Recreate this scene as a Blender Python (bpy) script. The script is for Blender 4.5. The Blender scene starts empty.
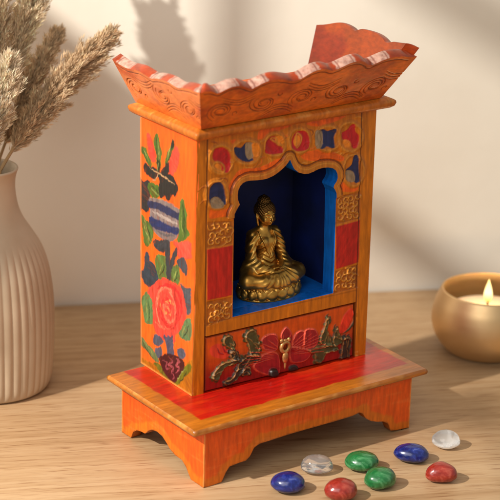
import bpy, math, random
import numpy as np
# Small painted wooden altar shrine with a seated bronze figure, on an oak table.
# All coordinates are in shrine-widths (front face = 1 unit); S turns them into metres.
S = 0.15
rnd = random.Random(7)
RS = np.random.RandomState(11)
sc = bpy.context.scene
col = sc.collection
ZT = -0.3082          # table height (base plate top is z = 0)

DATA = {
 'side': [
  ['p',[186,122,24],[[-0.1049,0.0063],[0.1501,0.0319],[0.4359,0.041],[0.6475,0.0247],[0.8155,0.1029],[1.0142,0.1764],[1.029,-0.0316],[-0.0967,-0.2296]],0],
  ['p',[120,122,30],[[0.6653,0.0186],[0.765,0.0854],[0.9484,0.1521],[0.977,0.1301],[0.8584,0.0741],[0.701,0.002]],0],
  ['p',[120,118,40],[[0.2575,0.046],[0.4353,0.0528],[0.5597,0.0326],[0.5436,0.007],[0.3657,0.0273]],0],
  ['p',[232,78,58],[[0.1228,1.1636],[0.1907,1.1549],[0.2464,1.1149],[0.2753,1.0717],[0.2499,1.0419],[0.1816,1.0603],[0.1525,1.1037]],0],
  ['p',[236,84,62],[[0.6276,1.1538],[0.6876,1.1479],[0.6964,1.09],[0.6347,1.0362],[0.5574,1.0133],[0.529,1.0496],[0.5655,1.1002]],0],
  ['p',[92,115,38],[[0.2966,1.1838],[0.3372,1.172],[0.3521,1.1407],[0.3881,1.1119],[0.3823,1.0714],[0.3449,1.0202],[0.3036,1.0418],[0.296,1.0875],[0.2594,1.1231],[0.2528,1.1488]],0],
  ['p',[92,115,38],[[0.0307,1.0891],[0.0987,1.0939],[0.1405,1.0688],[0.2097,1.0369],[0.1971,1.0153],[0.1288,1.0271],[0.073,1.0573],[0.0177,1.0708]],0],
  ['p',[92,115,38],[[0.5916,1.1887],[0.6143,1.1587],[0.577,1.1279],[0.5395,1.0971],[0.5017,1.0661],[0.468,1.0553],[0.4741,1.0891],[0.5115,1.1267],[0.5624,1.1525]],0],
  ['p',[44,42,40],[[0.5916,1.1887],[0.6137,1.1684],[0.594,1.1497],[0.5676,1.1532]],0],
  ['p',[55,62,26],[[0.3033,1.0484],[0.3508,1.061],[0.3539,1.0013],[0.3269,1.0046]],0],
  ['p',[44,42,40],[[0.0881,1.0221],[0.1567,1.0104],[0.2779,1.0186],[0.3725,1.0036],[0.4783,1.0134],[0.5969,1.0117],[0.6638,0.9871],[0.674,0.9486],[0.4436,0.9189],[0.3626,0.9354],[0.3469,0.9803],[0.2537,0.9619],[0.1723,0.9651],[0.0761,0.9835]],0],
  ['p',[44,42,40],[[0.424,1.0366],[0.5279,1.0693],[0.5298,1.0365],[0.4788,1.0035],[0.399,1.0069]],0],
  ['p',[58,54,54],[[-0.0182,0.9349],[0.0091,0.9418],[0.0648,0.9251],[0.1461,0.942],[0.1881,0.9169],[0.1899,0.8766],[0.1785,0.8274],[0.1256,0.7863],[0.0428,0.7892],[-0.0261,0.7799],[-0.0385,0.888]],0],
  ['p',[92,115,38],[[0.1524,0.9226],[0.3087,0.9391],[0.3684,0.9265],[0.3643,0.9024],[0.285,0.872],[0.1977,0.8843]],0],
  ['p',[44,42,40],[[0.3755,0.9441],[0.664,0.9843],[0.6737,0.9524],[0.6414,0.9249],[0.5887,0.9281],[0.5378,0.8948],[0.485,0.8912],[0.4441,0.9094],[0.3785,0.8875]],0],
  ['s',[186,150,112],[[0.1703,1.0086],[0.3056,1.0019],[0.4528,0.9936],[0.6303,0.9795]],0.008],
  ['s',[186,150,112],[[0.3457,1.0036],[0.3069,0.9753],[0.2273,0.9484]],0.007],
  ['s',[196,150,40],[[0.1904,0.8665],[0.3121,0.8708],[0.4189,0.8826]],0.012],
  ['p',[142,126,122],[[0.1771,0.858],[0.3657,0.8757],[0.6049,0.8768],[0.7369,0.8609],[0.7139,0.8112],[0.7168,0.7647],[0.6147,0.7101],[0.429,0.6911],[0.2383,0.7126],[0.1688,0.7375],[0.1933,0.8022]],0],
  ['p',[54,58,92],[[0.1723,0.8437],[0.3667,0.8556],[0.5797,0.8567],[0.7168,0.8482],[0.7182,0.8251],[0.5287,0.8231],[0.3413,0.8252],[0.1737,0.8133]],0],
  ['p',[48,60,106],[[0.1866,0.7686],[0.371,0.7716],[0.5582,0.7712],[0.7107,0.7786],[0.6966,0.7519],[0.5068,0.7392],[0.2922,0.7254],[0.1772,0.7351]],0],
  ['s',[176,160,152],[[0.2344,0.7974],[0.3965,0.7988],[0.5832,0.7968],[0.6885,0.7977]],0.016],
  ['s',[112,104,106],[[0.3197,0.7169],[0.4812,0.7187],[0.6396,0.7372]],0.014],
  ['p',[98,122,52],[[0.7638,0.9276],[0.8252,0.8992],[0.8539,0.8566],[0.8575,0.8039],[0.9109,0.7781],[0.8227,0.7424],[0.6935,0.7178],[0.7298,0.7664],[0.7135,0.8178],[0.7235,0.8658]],0],
  ['s',[70,92,40],[[0.7726,0.9121],[0.8017,0.8629],[0.7932,0.7952],[0.834,0.7674]],0.012],
  ['p',[100,120,56],[[0.0164,0.7581],[0.0861,0.7434],[0.1688,0.7375],[0.2522,0.7077],[0.2267,0.6699],[0.1603,0.6193],[0.0911,0.6234],[0.0475,0.6727]],0],
  ['s',[150,140,80],[[0.0723,0.745],[0.1437,0.6859],[0.1597,0.633]],0.01],
  ['p',[72,72,74],[[0.2545,0.6599],[0.349,0.6731],[0.4828,0.6883],[0.5243,0.6636],[0.4324,0.6267],[0.3514,0.6254],[0.2693,0.6346]],0],
  ['p',[236,92,70],[[0.6283,0.7052],[0.7725,0.712],[0.8903,0.7016],[0.9433,0.6824],[0.9264,0.6666],[0.7241,0.6478],[0.6827,0.6791]],0],
  ['p',[66,76,86],[[0.0931,0.5761],[0.1621,0.5789],[0.177,0.5533],[0.2738,0.5395],[0.3301,0.5062],[0.345,0.4807],[0.1966,0.4238],[0.0855,0.4248],[-0.0003,0.4718],[0.0825,0.4979]],0],
  ['p',[108,130,70],[[0.3122,0.5934],[0.4874,0.6048],[0.5045,0.5387],[0.4795,0.5039],[0.3719,0.4881],[0.3013,0.5366]],0],
  ['p',[72,72,76],[[0.4697,0.684],[0.5492,0.6952],[0.5675,0.6093],[0.6564,0.6764],[0.6965,0.6685],[0.6346,0.5986],[0.5846,0.5435],[0.5862,0.5164],[0.5197,0.5065],[0.4885,0.5843]],0],
  ['p',[72,72,76],[[0.2554,0.6405],[0.4837,0.6725],[0.4717,0.6469],[0.3648,0.6284]],0],
  ['p',[108,130,70],[[0.6095,0.5745],[0.7272,0.5984],[0.7319,0.5243],[0.667,0.5009],[0.5862,0.5164]],0],
  ['p',[238,94,74],[[0.6679,0.705],[0.9136,0.7393],[0.9172,0.6864],[0.8027,0.6498],[0.749,0.6691]],0],
  ['p',[80,86,94],[[0.7118,0.6334],[0.8158,0.6483],[0.8699,0.619],[0.8597,0.5771],[0.82,0.5848],[0.7537,0.5954],[0.7002,0.6081]],0],
  ['p',[112,138,88],[[0.0191,0.3337],[0.1289,0.3857],[0.2266,0.3724],[0.2508,0.3268],[0.2376,0.2543],[0.1636,0.2285],[0.0935,0.2317],[0.049,0.2887]],0],
  ['p',[92,96,102],[[0.7586,0.518],[0.8513,0.508],[0.9416,0.5216],[0.9458,0.4611],[0.9491,0.4138],[0.8723,0.3882],[0.8571,0.4201],[0.8275,0.4703]],0],
  ['p',[112,140,96],[[0.8172,0.3399],[0.9499,0.374],[0.9566,0.2779],[0.8565,0.2574],[0.7366,0.2649],[0.8023,0.3065]],0],
  ['p',[236,88,72],[[0.1697,0.4058],[0.305,0.4609],[0.4661,0.502],[0.6004,0.5012],[0.7597,0.5011],[0.8284,0.4568],[0.8653,0.4146],[0.8481,0.3571],[0.7727,0.2969],[0.6687,0.2525],[0.6707,0.218],[0.5366,0.2032],[0.3452,0.2006],[0.2603,0.2437],[0.2413,0.3535],[0.1569,0.3828]],0],
  ['s',[214,60,58],[[0.3335,0.4374],[0.4945,0.4751],[0.6551,0.4786],[0.7496,0.4516],[0.7871,0.4025],[0.7438,0.3338]],0.022],
  ['s',[246,146,92],[[0.362,0.4137],[0.3784,0.3604],[0.4751,0.3335],[0.5831,0.3364]],0.02],
  ['s',[214,60,58],[[0.309,0.3778],[0.339,0.3264],[0.4504,0.2877],[0.6122,0.2992]],0.016],
  ['s',[248,150,96],[[0.4445,0.3985],[0.5525,0.401],[0.6596,0.4036]],0.024],
  ['s',[220,70,60],[[0.4733,0.3681],[0.5419,0.3508],[0.5166,0.3191]],0.014],
  ['s',[246,138,98],[[0.5002,0.3722],[0.5819,0.357],[0.5698,0.3343]],0.018],
  ['s',[218,66,62],[[0.5772,0.4393],[0.7115,0.4253],[0.7145,0.3775],[0.6372,0.3309]],0.016],
  ['s',[240,120,92],[[0.2871,0.2621],[0.4522,0.253],[0.6662,0.2938]],0.016],
  ['p',[94,98,114],[[0.2691,0.1809],[0.3571,0.1995],[0.4457,0.1912],[0.3944,0.1601],[0.2708,0.1446]],0],
  ['p',[92,92,112],[[0.4619,0.2164],[0.5145,0.2158],[0.5479,0.2436],[0.5836,0.2269],[0.6169,0.2503],[0.6377,0.1907],[0.6575,0.1488],[0.5437,0.13],[0.517,0.171]],0],
  ['p',[98,98,112],[[0.7243,0.1867],[0.8258,0.2078],[0.8621,0.1736],[0.7608,0.1523]],0],
  ['p',[98,98,112],[[0.2903,0.1112],[0.3951,0.1466],[0.4147,0.1088],[0.3274,0.0806]],0],
  ['p',[118,128,84],[[-0.0179,0.1395],[0.1463,0.1199],[0.3451,0.0836],[0.3285,0.0579],[0.1297,0.0849],[-0.0165,0.1027]],0],
  ['p',[84,28,34],[[0.3803,0.0894],[0.5018,0.1276],[0.6921,0.1499],[0.8402,0.143],[0.7993,0.0867],[0.6657,0.0123],[0.5428,0.0206],[0.4356,0.0483]],0],
  ['s',[164,86,92],[[0.4334,0.089],[0.5214,0.09],[0.5055,0.0599],[0.5928,0.0655]],0.011],
  ['s',[164,86,92],[[0.5722,0.1211],[0.625,0.1118],[0.5569,0.0822],[0.6441,0.0832],[0.6112,0.0503]],0.011],
  ['s',[164,86,92],[[0.6929,0.1365],[0.762,0.1345],[0.6948,0.1052],[0.7639,0.1033],[0.6972,0.065]],0.011],
  ['s',[164,86,92],[[0.6282,0.0579],[0.6639,0.0411],[0.6303,0.0218]],0.011],
 ],
 'front': [
  ['p',[226,92,14],[[0.2021,1.0286],[0.2403,1.0566],[0.3387,1.0504],[0.4372,1.074],[0.4874,1.0709],[0.4888,1.0363],[0.4401,0.9965],[0.3406,0.9946],[0.2417,1.0097],[0.2134,0.9759],[0.1852,0.9377],[0.1661,0.9238],[0.1647,0.975]],0],
  ['p',[226,92,14],[[0.3425,1.2276],[0.4411,1.2351],[0.5009,1.2354],[0.5016,1.2183],[0.4224,1.2039],[0.3538,1.1839],[0.3243,1.1838]],0],
  ['p',[226,92,14],[[0.1779,1.2004],[0.2068,1.2005],[0.188,1.1823]],0],
  ['p',[226,92,14],[[0.5746,1.08],[0.6765,1.0843],[0.7581,1.058],[0.8177,1.025],[0.807,1.0072],[0.7371,1.0175],[0.6563,1.0296],[0.5872,1.0495]],0],
  ['p',[226,92,14],[[0.5911,1.2206],[0.67,1.2241],[0.7612,1.226],[0.819,1.2231],[0.7509,1.2035],[0.6485,1.1984]],0],
  ['p',[226,92,14],[[0.8008,0.9006],[0.8476,0.8982],[0.9077,0.8741],[0.8975,0.846],[0.8146,0.8592]],0],
  ['p',[226,92,14],[[0.0761,0.8959],[0.1307,0.8784],[0.1888,0.886],[0.1996,0.85],[0.1121,0.8473],[0.0733,0.8538]],0],
  ['c',[176,98,22],[[0.191,1.1104],[0.1855,1.0821],[0.1683,1.0612],[0.143,1.052],[0.1146,1.0563],[0.0888,1.0733],[0.0706,1.0992],[0.0637,1.1293],[0.0692,1.1575],[0.0862,1.1781],[0.1113,1.1875],[0.1395,1.1834],[0.1654,1.1667],[0.1838,1.1407]],0.03],
  ['c',[206,138,50],[[0.191,1.1104],[0.1855,1.0821],[0.1683,1.0612],[0.143,1.052],[0.1146,1.0563],[0.0888,1.0733],[0.0706,1.0992],[0.0637,1.1293],[0.0692,1.1575],[0.0862,1.1781],[0.1113,1.1875],[0.1395,1.1834],[0.1654,1.1667],[0.1838,1.1407]],0.008],
  ['c',[176,98,22],[[0.3422,1.1221],[0.3353,1.0987],[0.3146,1.0824],[0.284,1.0761],[0.2499,1.0811],[0.219,1.0965],[0.1973,1.1192],[0.1891,1.1444],[0.1959,1.1674],[0.2164,1.1838],[0.2466,1.1901],[0.2806,1.1853],[0.3117,1.1701],[0.3337,1.1476]],0.03],
  ['c',[206,138,50],[[0.3422,1.1221],[0.3353,1.0987],[0.3146,1.0824],[0.284,1.0761],[0.2499,1.0811],[0.219,1.0965],[0.1973,1.1192],[0.1891,1.1444],[0.1959,1.1674],[0.2164,1.1838],[0.2466,1.1901],[0.2806,1.1853],[0.3117,1.1701],[0.3337,1.1476]],0.008],
  ['c',[176,98,22],[[0.4778,1.1365],[0.4729,1.1143],[0.4574,1.098],[0.4345,1.0912],[0.4086,1.0949],[0.385,1.1086],[0.3683,1.1294],[0.3618,1.1532],[0.3667,1.1752],[0.382,1.1913],[0.4048,1.1982],[0.4306,1.1946],[0.4542,1.1811],[0.4711,1.1604]],0.03],
  ['c',[206,138,50],[[0.4778,1.1365],[0.4729,1.1143],[0.4574,1.098],[0.4345,1.0912],[0.4086,1.0949],[0.385,1.1086],[0.3683,1.1294],[0.3618,1.1532],[0.3667,1.1752],[0.382,1.1913],[0.4048,1.1982],[0.4306,1.1946],[0.4542,1.1811],[0.4711,1.1604]],0.008],
  ['c',[176,98,22],[[0.6139,1.1365],[0.6092,1.1123],[0.5937,1.0946],[0.5705,1.0869],[0.5443,1.0907],[0.5203,1.1053],[0.5032,1.1275],[0.4965,1.1533],[0.5012,1.1773],[0.5166,1.1949],[0.5396,1.2026],[0.5657,1.1989],[0.5897,1.1847],[0.607,1.1624]],0.03],
  ['c',[206,138,50],[[0.6139,1.1365],[0.6092,1.1123],[0.5937,1.0946],[0.5705,1.0869],[0.5443,1.0907],[0.5203,1.1053],[0.5032,1.1275],[0.4965,1.1533],[0.5012,1.1773],[0.5166,1.1949],[0.5396,1.2026],[0.5657,1.1989],[0.5897,1.1847],[0.607,1.1624]],0.008],
  ['c',[176,98,22],[[0.7919,1.1209],[0.786,1.0965],[0.767,1.079],[0.7388,1.072],[0.7069,1.0766],[0.6777,1.092],[0.657,1.115],[0.6489,1.1411],[0.6547,1.1652],[0.6735,1.1826],[0.7015,1.1897],[0.7332,1.1853],[0.7625,1.1701],[0.7835,1.1471]],0.03],
  ['c',[206,138,50],[[0.7919,1.1209],[0.786,1.0965],[0.767,1.079],[0.7388,1.072],[0.7069,1.0766],[0.6777,1.092],[0.657,1.115],[0.6489,1.1411],[0.6547,1.1652],[0.6735,1.1826],[0.7015,1.1897],[0.7332,1.1853],[0.7625,1.1701],[0.7835,1.1471]],0.008],
  ['c',[176,98,22],[[0.9206,1.1095],[0.915,1.0798],[0.896,1.0581],[0.8675,1.0488],[0.835,1.0534],[0.8052,1.0713],[0.7839,1.0986],[0.7753,1.13],[0.7809,1.1593],[0.7996,1.1807],[0.8278,1.1902],[0.8601,1.1859],[0.89,1.1683],[0.9116,1.1411]],0.03],
  ['c',[206,138,50],[[0.9206,1.1095],[0.915,1.0798],[0.896,1.0581],[0.8675,1.0488],[0.835,1.0534],[0.8052,1.0713],[0.7839,1.0986],[0.7753,1.13],[0.7809,1.1593],[0.7996,1.1807],[0.8278,1.1902],[0.8601,1.1859],[0.89,1.1683],[0.9116,1.1411]],0.008],
  ['c',[176,98,22],[[0.1674,0.9492],[0.1623,0.9222],[0.1467,0.9025],[0.1236,0.8939],[0.0977,0.8981],[0.0741,0.9143],[0.0575,0.9391],[0.0512,0.9675],[0.0563,0.9942],[0.0718,1.0138],[0.0946,1.0224],[0.1204,1.0185],[0.1441,1.0025],[0.1608,0.9779]],0.03],
  ['c',[206,138,50],[[0.1674,0.9492],[0.1623,0.9222],[0.1467,0.9025],[0.1236,0.8939],[0.0977,0.8981],[0.0741,0.9143],[0.0575,0.9391],[0.0512,0.9675],[0.0563,0.9942],[0.0718,1.0138],[0.0946,1.0224],[0.1204,1.0185],[0.1441,1.0025],[0.1608,0.9779]],0.008],
  ['c',[176,98,22],[[0.9393,0.9433],[0.9351,0.9105],[0.9194,0.8862],[0.8954,0.875],[0.8679,0.8793],[0.8425,0.8981],[0.8241,0.9275],[0.8163,0.9619],[0.8206,0.9942],[0.8362,1.0184],[0.8599,1.0296],[0.8872,1.0256],[0.9127,1.0072],[0.9313,0.9777]],0.03],
  ['c',[206,138,50],[[0.9393,0.9433],[0.9351,0.9105],[0.9194,0.8862],[0.8954,0.875],[0.8679,0.8793],[0.8425,0.8981],[0.8241,0.9275],[0.8163,0.9619],[0.8206,0.9942],[0.8362,1.0184],[0.8599,1.0296],[0.8872,1.0256],[0.9127,1.0072],[0.9313,0.9777]],0.008],
  ['p',[184,28,30],[[0.0971,1.1662],[0.1306,1.1696],[0.165,1.1437],[0.1731,1.0921],[0.1576,1.0607],[0.1378,1.0763],[0.1226,1.1081],[0.0933,1.1291]],0],
  ['p',[222,124,28],[[0.1349,1.0793],[0.1328,1.0717],[0.1265,1.0661],[0.1173,1.0639],[0.107,1.0655],[0.0976,1.0704],[0.0911,1.0779],[0.0886,1.0863],[0.0907,1.0939],[0.0969,1.0995],[0.1061,1.1017],[0.1164,1.1001],[0.1258,1.0952],[0.1324,1.0877]],0],
  ['s',[204,138,54],[[0.0866,1.0883],[0.0957,1.1079],[0.1226,1.1064],[0.1474,1.0808],[0.1383,1.0595]],0.009],
  ['p',[34,40,78],[[0.1983,1.1598],[0.2374,1.15],[0.2678,1.1751],[0.2766,1.1443],[0.2697,1.1157],[0.2978,1.0947],[0.2586,1.0963],[0.2188,1.1232]],0],
  ['p',[150,122,92],[[0.268,1.1709],[0.2956,1.1626],[0.3021,1.1152],[0.2829,1.1011],[0.2693,1.1285]],0],
  ['p',[222,124,28],[[0.2955,1.1669],[0.33,1.1619],[0.3317,1.1109],[0.3073,1.106]],0],
  ['p',[184,28,30],[[0.3839,1.1711],[0.4133,1.1797],[0.4294,1.1477],[0.4553,1.1226],[0.451,1.1063],[0.3759,1.1172],[0.3749,1.147]],0],
  ['p',[222,124,28],[[0.4282,1.1818],[0.458,1.1818],[0.4692,1.1504],[0.4448,1.137],[0.424,1.1613]],0],
  ['s',[204,138,54],[[0.3987,1.1733],[0.4235,1.1741],[0.4344,1.147],[0.4599,1.1348]],0.008],
  ['p',[34,40,78],[[0.0762,0.9636],[0.0831,0.9963],[0.1039,1.0116],[0.1302,1.0016],[0.1457,0.961],[0.151,0.9092],[0.1272,0.9301],[0.1026,0.9467],[0.079,0.9294]],0],
  ['p',[150,122,92],[[0.0837,0.9328],[0.1076,0.9417],[0.1292,0.9254],[0.1426,0.8977],[0.0891,0.9065]],0],
  ['p',[184,28,30],[[0.5214,1.1449],[0.5423,1.18],[0.5816,1.1792],[0.6033,1.1476],[0.6018,1.1048],[0.5511,1.1026],[0.5223,1.121]],0],
  ['p',[222,124,28],[[0.5371,1.1712],[0.5598,1.1632],[0.5633,1.1342],[0.5415,1.1183],[0.5249,1.1397]],0],
  ['s',[204,138,54],[[0.5424,1.178],[0.5689,1.162],[0.5678,1.1336],[0.5451,1.113]],0.009],
  ['p',[34,40,78],[[0.678,1.1753],[0.7187,1.16],[0.7586,1.1641],[0.7487,1.1317],[0.7543,1.0875],[0.7159,1.098],[0.6818,1.0932],[0.6947,1.1347]],0],
  ['p',[150,122,92],[[0.6553,1.1737],[0.682,1.1623],[0.689,1.1114],[0.6646,1.0958],[0.6514,1.136]],0],
  ['p',[184,28,30],[[0.806,1.1381],[0.8344,1.1487],[0.8657,1.1733],[0.8757,1.138],[0.8971,1.1108],[0.8907,1.0777],[0.8738,1.0655],[0.8485,1.1032],[0.8129,1.1179]],0],
  ['p',[222,124,28],[[0.811,1.1085],[0.8486,1.1002],[0.8594,1.0724],[0.821,1.0731]],0],
  ['p',[34,40,78],[[0.8727,0.9779],[0.8821,1.0205],[0.8983,1.0033],[0.9034,0.9536],[0.912,0.903],[0.8947,0.8959],[0.8807,0.9374],[0.8389,0.9535]],0],
  ['p',[150,122,92],[[0.8391,0.9486],[0.8748,0.9382],[0.885,0.9023],[0.8469,0.9131]],0],
 ],
 'drawer_paint': [
  ['p',[216,64,40],[[0.0961,0.2158],[0.1353,0.2301],[0.1857,0.2062],[0.2048,0.1662],[0.1773,0.1496],[0.1321,0.1617],[0.1028,0.1832]],0,0],
  ['s',[160,30,34],[[0.1359,0.2075],[0.1465,0.1829],[0.1716,0.1732]],0.008,0],
  ['s',[160,30,34],[[0.1607,0.2114],[0.1763,0.1856],[0.1965,0.177]],0.008,0],
  ['p',[160,30,34],[[0.3828,0.2016],[0.4282,0.2196],[0.47,0.202],[0.4745,0.1371],[0.4315,0.1279],[0.3947,0.1537]],0,0.006],
  ['c',[214,84,60],[[0.3828,0.2016],[0.4282,0.2196],[0.47,0.202],[0.4745,0.1371],[0.4315,0.1279],[0.3947,0.1537]],0.007,0],
  ['p',[160,30,34],[[0.3411,0.074],[0.3856,0.1193],[0.4419,0.1257],[0.4843,0.0985],[0.4878,0.0057],[0.4253,0.0146],[0.373,0.0396]],0,0.006],
  ['c',[214,84,60],[[0.3411,0.074],[0.3856,0.1193],[0.4419,0.1257],[0.4843,0.0985],[0.4878,0.0057],[0.4253,0.0146],[0.373,0.0396]],0.007,0],
  ['p',[160,30,34],[[0.5706,0.1819],[0.603,0.1997],[0.6312,0.1891],[0.6389,0.1389],[0.5958,0.1089],[0.5567,0.1171]],0,0.006],
  ['c',[214,84,60],[[0.5706,0.1819],[0.603,0.1997],[0.6312,0.1891],[0.6389,0.1389],[0.5958,0.1089],[0.5567,0.1171]],0.007,0],
  ['p',[160,30,34],[[0.6309,0.194],[0.681,0.1935],[0.7104,0.1632],[0.707,0.1151],[0.6631,0.0949],[0.6294,0.1019]],0,0.006],
  ['c',[214,84,60],[[0.6309,0.194],[0.681,0.1935],[0.7104,0.1632],[0.707,0.1151],[0.6631,0.0949],[0.6294,0.1019]],0.007,0],
  ['p',[160,30,34],[[0.4932,0.1978],[0.519,0.2358],[0.5593,0.1891],[0.55,0.1475],[0.5108,0.1652]],0,0.006],
  ['c',[214,84,60],[[0.4932,0.1978],[0.519,0.2358],[0.5593,0.1891],[0.55,0.1475],[0.5108,0.1652]],0.007,0],
  ['p',[160,30,34],[[0.5508,0.1279],[0.618,0.1092],[0.6692,0.0838],[0.654,0.0479],[0.5987,0.04],[0.5536,0.0593]],0,0.006],
  ['c',[214,84,60],[[0.5508,0.1279],[0.618,0.1092],[0.6692,0.0838],[0.654,0.0479],[0.5987,0.04],[0.5536,0.0593]],0.007,0],
  ['p',[74,70,36],[[0.1744,0.2578],[0.2043,0.2562],[0.2204,0.2169],[0.2163,0.1864],[0.1907,0.2051],[0.1651,0.2328]],0,0.01],
  ['c',[146,98,50],[[0.1744,0.2578],[0.2043,0.2562],[0.2204,0.2169],[0.2163,0.1864],[0.1907,0.2051],[0.1651,0.2328]],0.005,0],
  ['p',[74,70,36],[[0.2996,0.2592],[0.335,0.2611],[0.3568,0.216],[0.3686,0.1683],[0.3599,0.1247],[0.3187,0.1379],[0.3069,0.1901],[0.2854,0.2306]],0,0.01],
  ['c',[146,98,50],[[0.2996,0.2592],[0.335,0.2611],[0.3568,0.216],[0.3686,0.1683],[0.3599,0.1247],[0.3187,0.1379],[0.3069,0.1901],[0.2854,0.2306]],0.005,0],
  ['p',[74,70,36],[[0.1141,0.0864],[0.153,0.1231],[0.1978,0.1317],[0.2529,0.1381],[0.2883,0.1352],[0.2385,0.114],[0.1784,0.1087],[0.1494,0.0698],[0.1349,0.0503],[0.1097,0.0649]],0,0.01],
  ['c',[146,98,50],[[0.1141,0.0864],[0.153,0.1231],[0.1978,0.1317],[0.2529,0.1381],[0.2883,0.1352],[0.2385,0.114],[0.1784,0.1087],[0.1494,0.0698],[0.1349,0.0503],[0.1097,0.0649]],0.005,0],
  ['p',[52,42,30],[[0.2682,0.1304],[0.3288,0.1402],[0.3701,0.1225],[0.3606,0.1017],[0.3096,0.1034],[0.28,0.0779],[0.2409,0.0318],[0.1909,0.0154],[0.1754,0.0324],[0.2203,0.0453],[0.2443,0.0856]],0,0.011],
  ['c',[146,98,50],[[0.2682,0.1304],[0.3288,0.1402],[0.3701,0.1225],[0.3606,0.1017],[0.3096,0.1034],[0.28,0.0779],[0.2409,0.0318],[0.1909,0.0154],[0.1754,0.0324],[0.2203,0.0453],[0.2443,0.0856]],0.005,0],
  ['p',[52,42,30],[[0.2065,0.1793],[0.2367,0.1731],[0.2479,0.1345],[0.2125,0.1421]],0,0.011],
  ['c',[146,98,50],[[0.2065,0.1793],[0.2367,0.1731],[0.2479,0.1345],[0.2125,0.1421]],0.005,0],
  ['p',[52,42,30],[[0.28,0.0779],[0.3156,0.0748],[0.3115,0.0438],[0.2707,0.048]],0,0.011],
  ['c',[146,98,50],[[0.28,0.0779],[0.3156,0.0748],[0.3115,0.0438],[0.2707,0.048]],0.005,0],
  ['p',[40,28,24],[[0.474,0.0133],[0.4721,0.0041],[0.466,-0.0023],[0.4569,-0.0046],[0.4467,-0.0023],[0.4373,0.0039],[0.4307,0.013],[0.4281,0.0231],[0.43,0.0324],[0.4361,0.0388],[0.4451,0.041],[0.4553,0.0389],[0.4647,0.0326],[0.4714,0.0235]],0,0.01],
  ['p',[74,70,36],[[0.7574,0.2366],[0.7806,0.2223],[0.76,0.1825],[0.7733,0.1407],[0.7869,0.0938],[0.7297,0.1104],[0.7226,0.1413],[0.743,0.186]],0,0.01],
  ['c',[146,98,50],[[0.7574,0.2366],[0.7806,0.2223],[0.76,0.1825],[0.7733,0.1407],[0.7869,0.0938],[0.7297,0.1104],[0.7226,0.1413],[0.743,0.186]],0.005,0],
  ['p',[74,70,36],[[0.6577,0.0911],[0.7415,0.0982],[0.8044,0.0852],[0.8229,0.0567],[0.766,0.0587],[0.7341,0.0161],[0.7,0.0234],[0.6925,0.0643]],0,0.01],
  ['c',[146,98,50],[[0.6577,0.0911],[0.7415,0.0982],[0.8044,0.0852],[0.8229,0.0567],[0.766,0.0587],[0.7341,0.0161],[0.7,0.0234],[0.6925,0.0643]],0.005,0],
  ['p',[74,70,36],[[0.7974,0.1113],[0.8169,0.176],[0.8361,0.1328],[0.8549,0.0995],[0.8159,0.0828]],0,0.01],
  ['c',[146,98,50],[[0.7974,0.1113],[0.8169,0.176],[0.8361,0.1328],[0.8549,0.0995],[0.8159,0.0828]],0.005,0],
  ['p',[52,42,30],[[0.8656,0.112],[0.9064,0.0987],[0.903,0.0549],[0.8946,-0.003],[0.854,0.0057],[0.8567,0.0645]],0,0.01],
  ['c',[146,98,50],[[0.8656,0.112],[0.9064,0.0987],[0.903,0.0549],[0.8946,-0.003],[0.854,0.0057],[0.8567,0.0645]],0.005,0],
  ['p',[220,52,26],[[0.8401,0.1664],[0.86,0.2212],[0.9037,0.2567],[0.9171,0.2197],[0.8861,0.1572],[0.8473,0.1355]],0,0.004],
  ['s',[70,62,40],[[0.9161,0.2397],[0.9245,0.1888],[0.8977,0.1549],[0.8588,0.1332]],0.014,0.006],
  ['p',[40,28,24],[[0.4728,0.0133],[0.471,0.0043],[0.4651,-0.0018],[0.4564,-0.0041],[0.4466,-0.002],[0.4376,0.0042],[0.4313,0.0129],[0.4288,0.0228],[0.4306,0.0316],[0.4364,0.0378],[0.4451,0.0401],[0.4549,0.0379],[0.4639,0.0319],[0.4703,0.0231]],0,0.01],
  ['p',[40,28,24],[[0.5968,0.0062],[0.5946,-0.0011],[0.5881,-0.0058],[0.5783,-0.0071],[0.5674,-0.0048],[0.5574,0.0009],[0.5503,0.0085],[0.5475,0.0167],[0.5497,0.0239],[0.5562,0.0286],[0.5659,0.0299],[0.5769,0.0276],[0.5869,0.022],[0.594,0.0144]],0,0.01],
 ],
 'arch': [[0.2117,0.3489],[0.2073,0.6971],[0.205,0.851],[0.2165,0.8705],[0.2321,0.8927],[0.2216,0.9172],[0.2198,0.9408],[0.2225,0.9621],[0.2317,0.9796],[0.2455,0.9917],[0.2649,0.9972],[0.289,0.9973],[0.322,0.9931],[0.355,0.9909],[0.3826,0.9924],[0.4128,0.9992],[0.4418,1.012],[0.4647,1.0256],[0.4831,1.039],[0.495,1.0507],[0.5034,1.0638],[0.5119,1.0472],[0.5301,1.0148],[0.5557,0.9936],[0.5879,0.9811],[0.6158,0.9787],[0.6412,0.9845],[0.6694,0.9919],[0.6979,0.9944],[0.7268,0.9909],[0.7526,0.9832],[0.7718,0.9686],[0.7809,0.9502],[0.783,0.9307],[0.7769,0.9141],[0.7637,0.8986],[0.762,0.887],[0.7707,0.875],[0.7797,0.8572],[0.7825,0.8249],[0.7853,0.6759],[0.7886,0.5153],[0.7882,0.3565]],
 'drawer': [[0.0673,0.2791],[0.9258,0.281],[0.9337,0.003],[0.0672,-0.0047]],
 'post': [[0.0556,1.1976],[0.0659,0.0016],[0.9152,1.1955],[0.9362,0.0245]],
 'redL': [[0.065,0.7053],[0.2028,0.6998],[0.2064,0.4572],[0.0696,0.4589]],
 'redR': [[0.7893,0.6887],[0.9316,0.6982],[0.9339,0.485],[0.7965,0.4755]],
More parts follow.
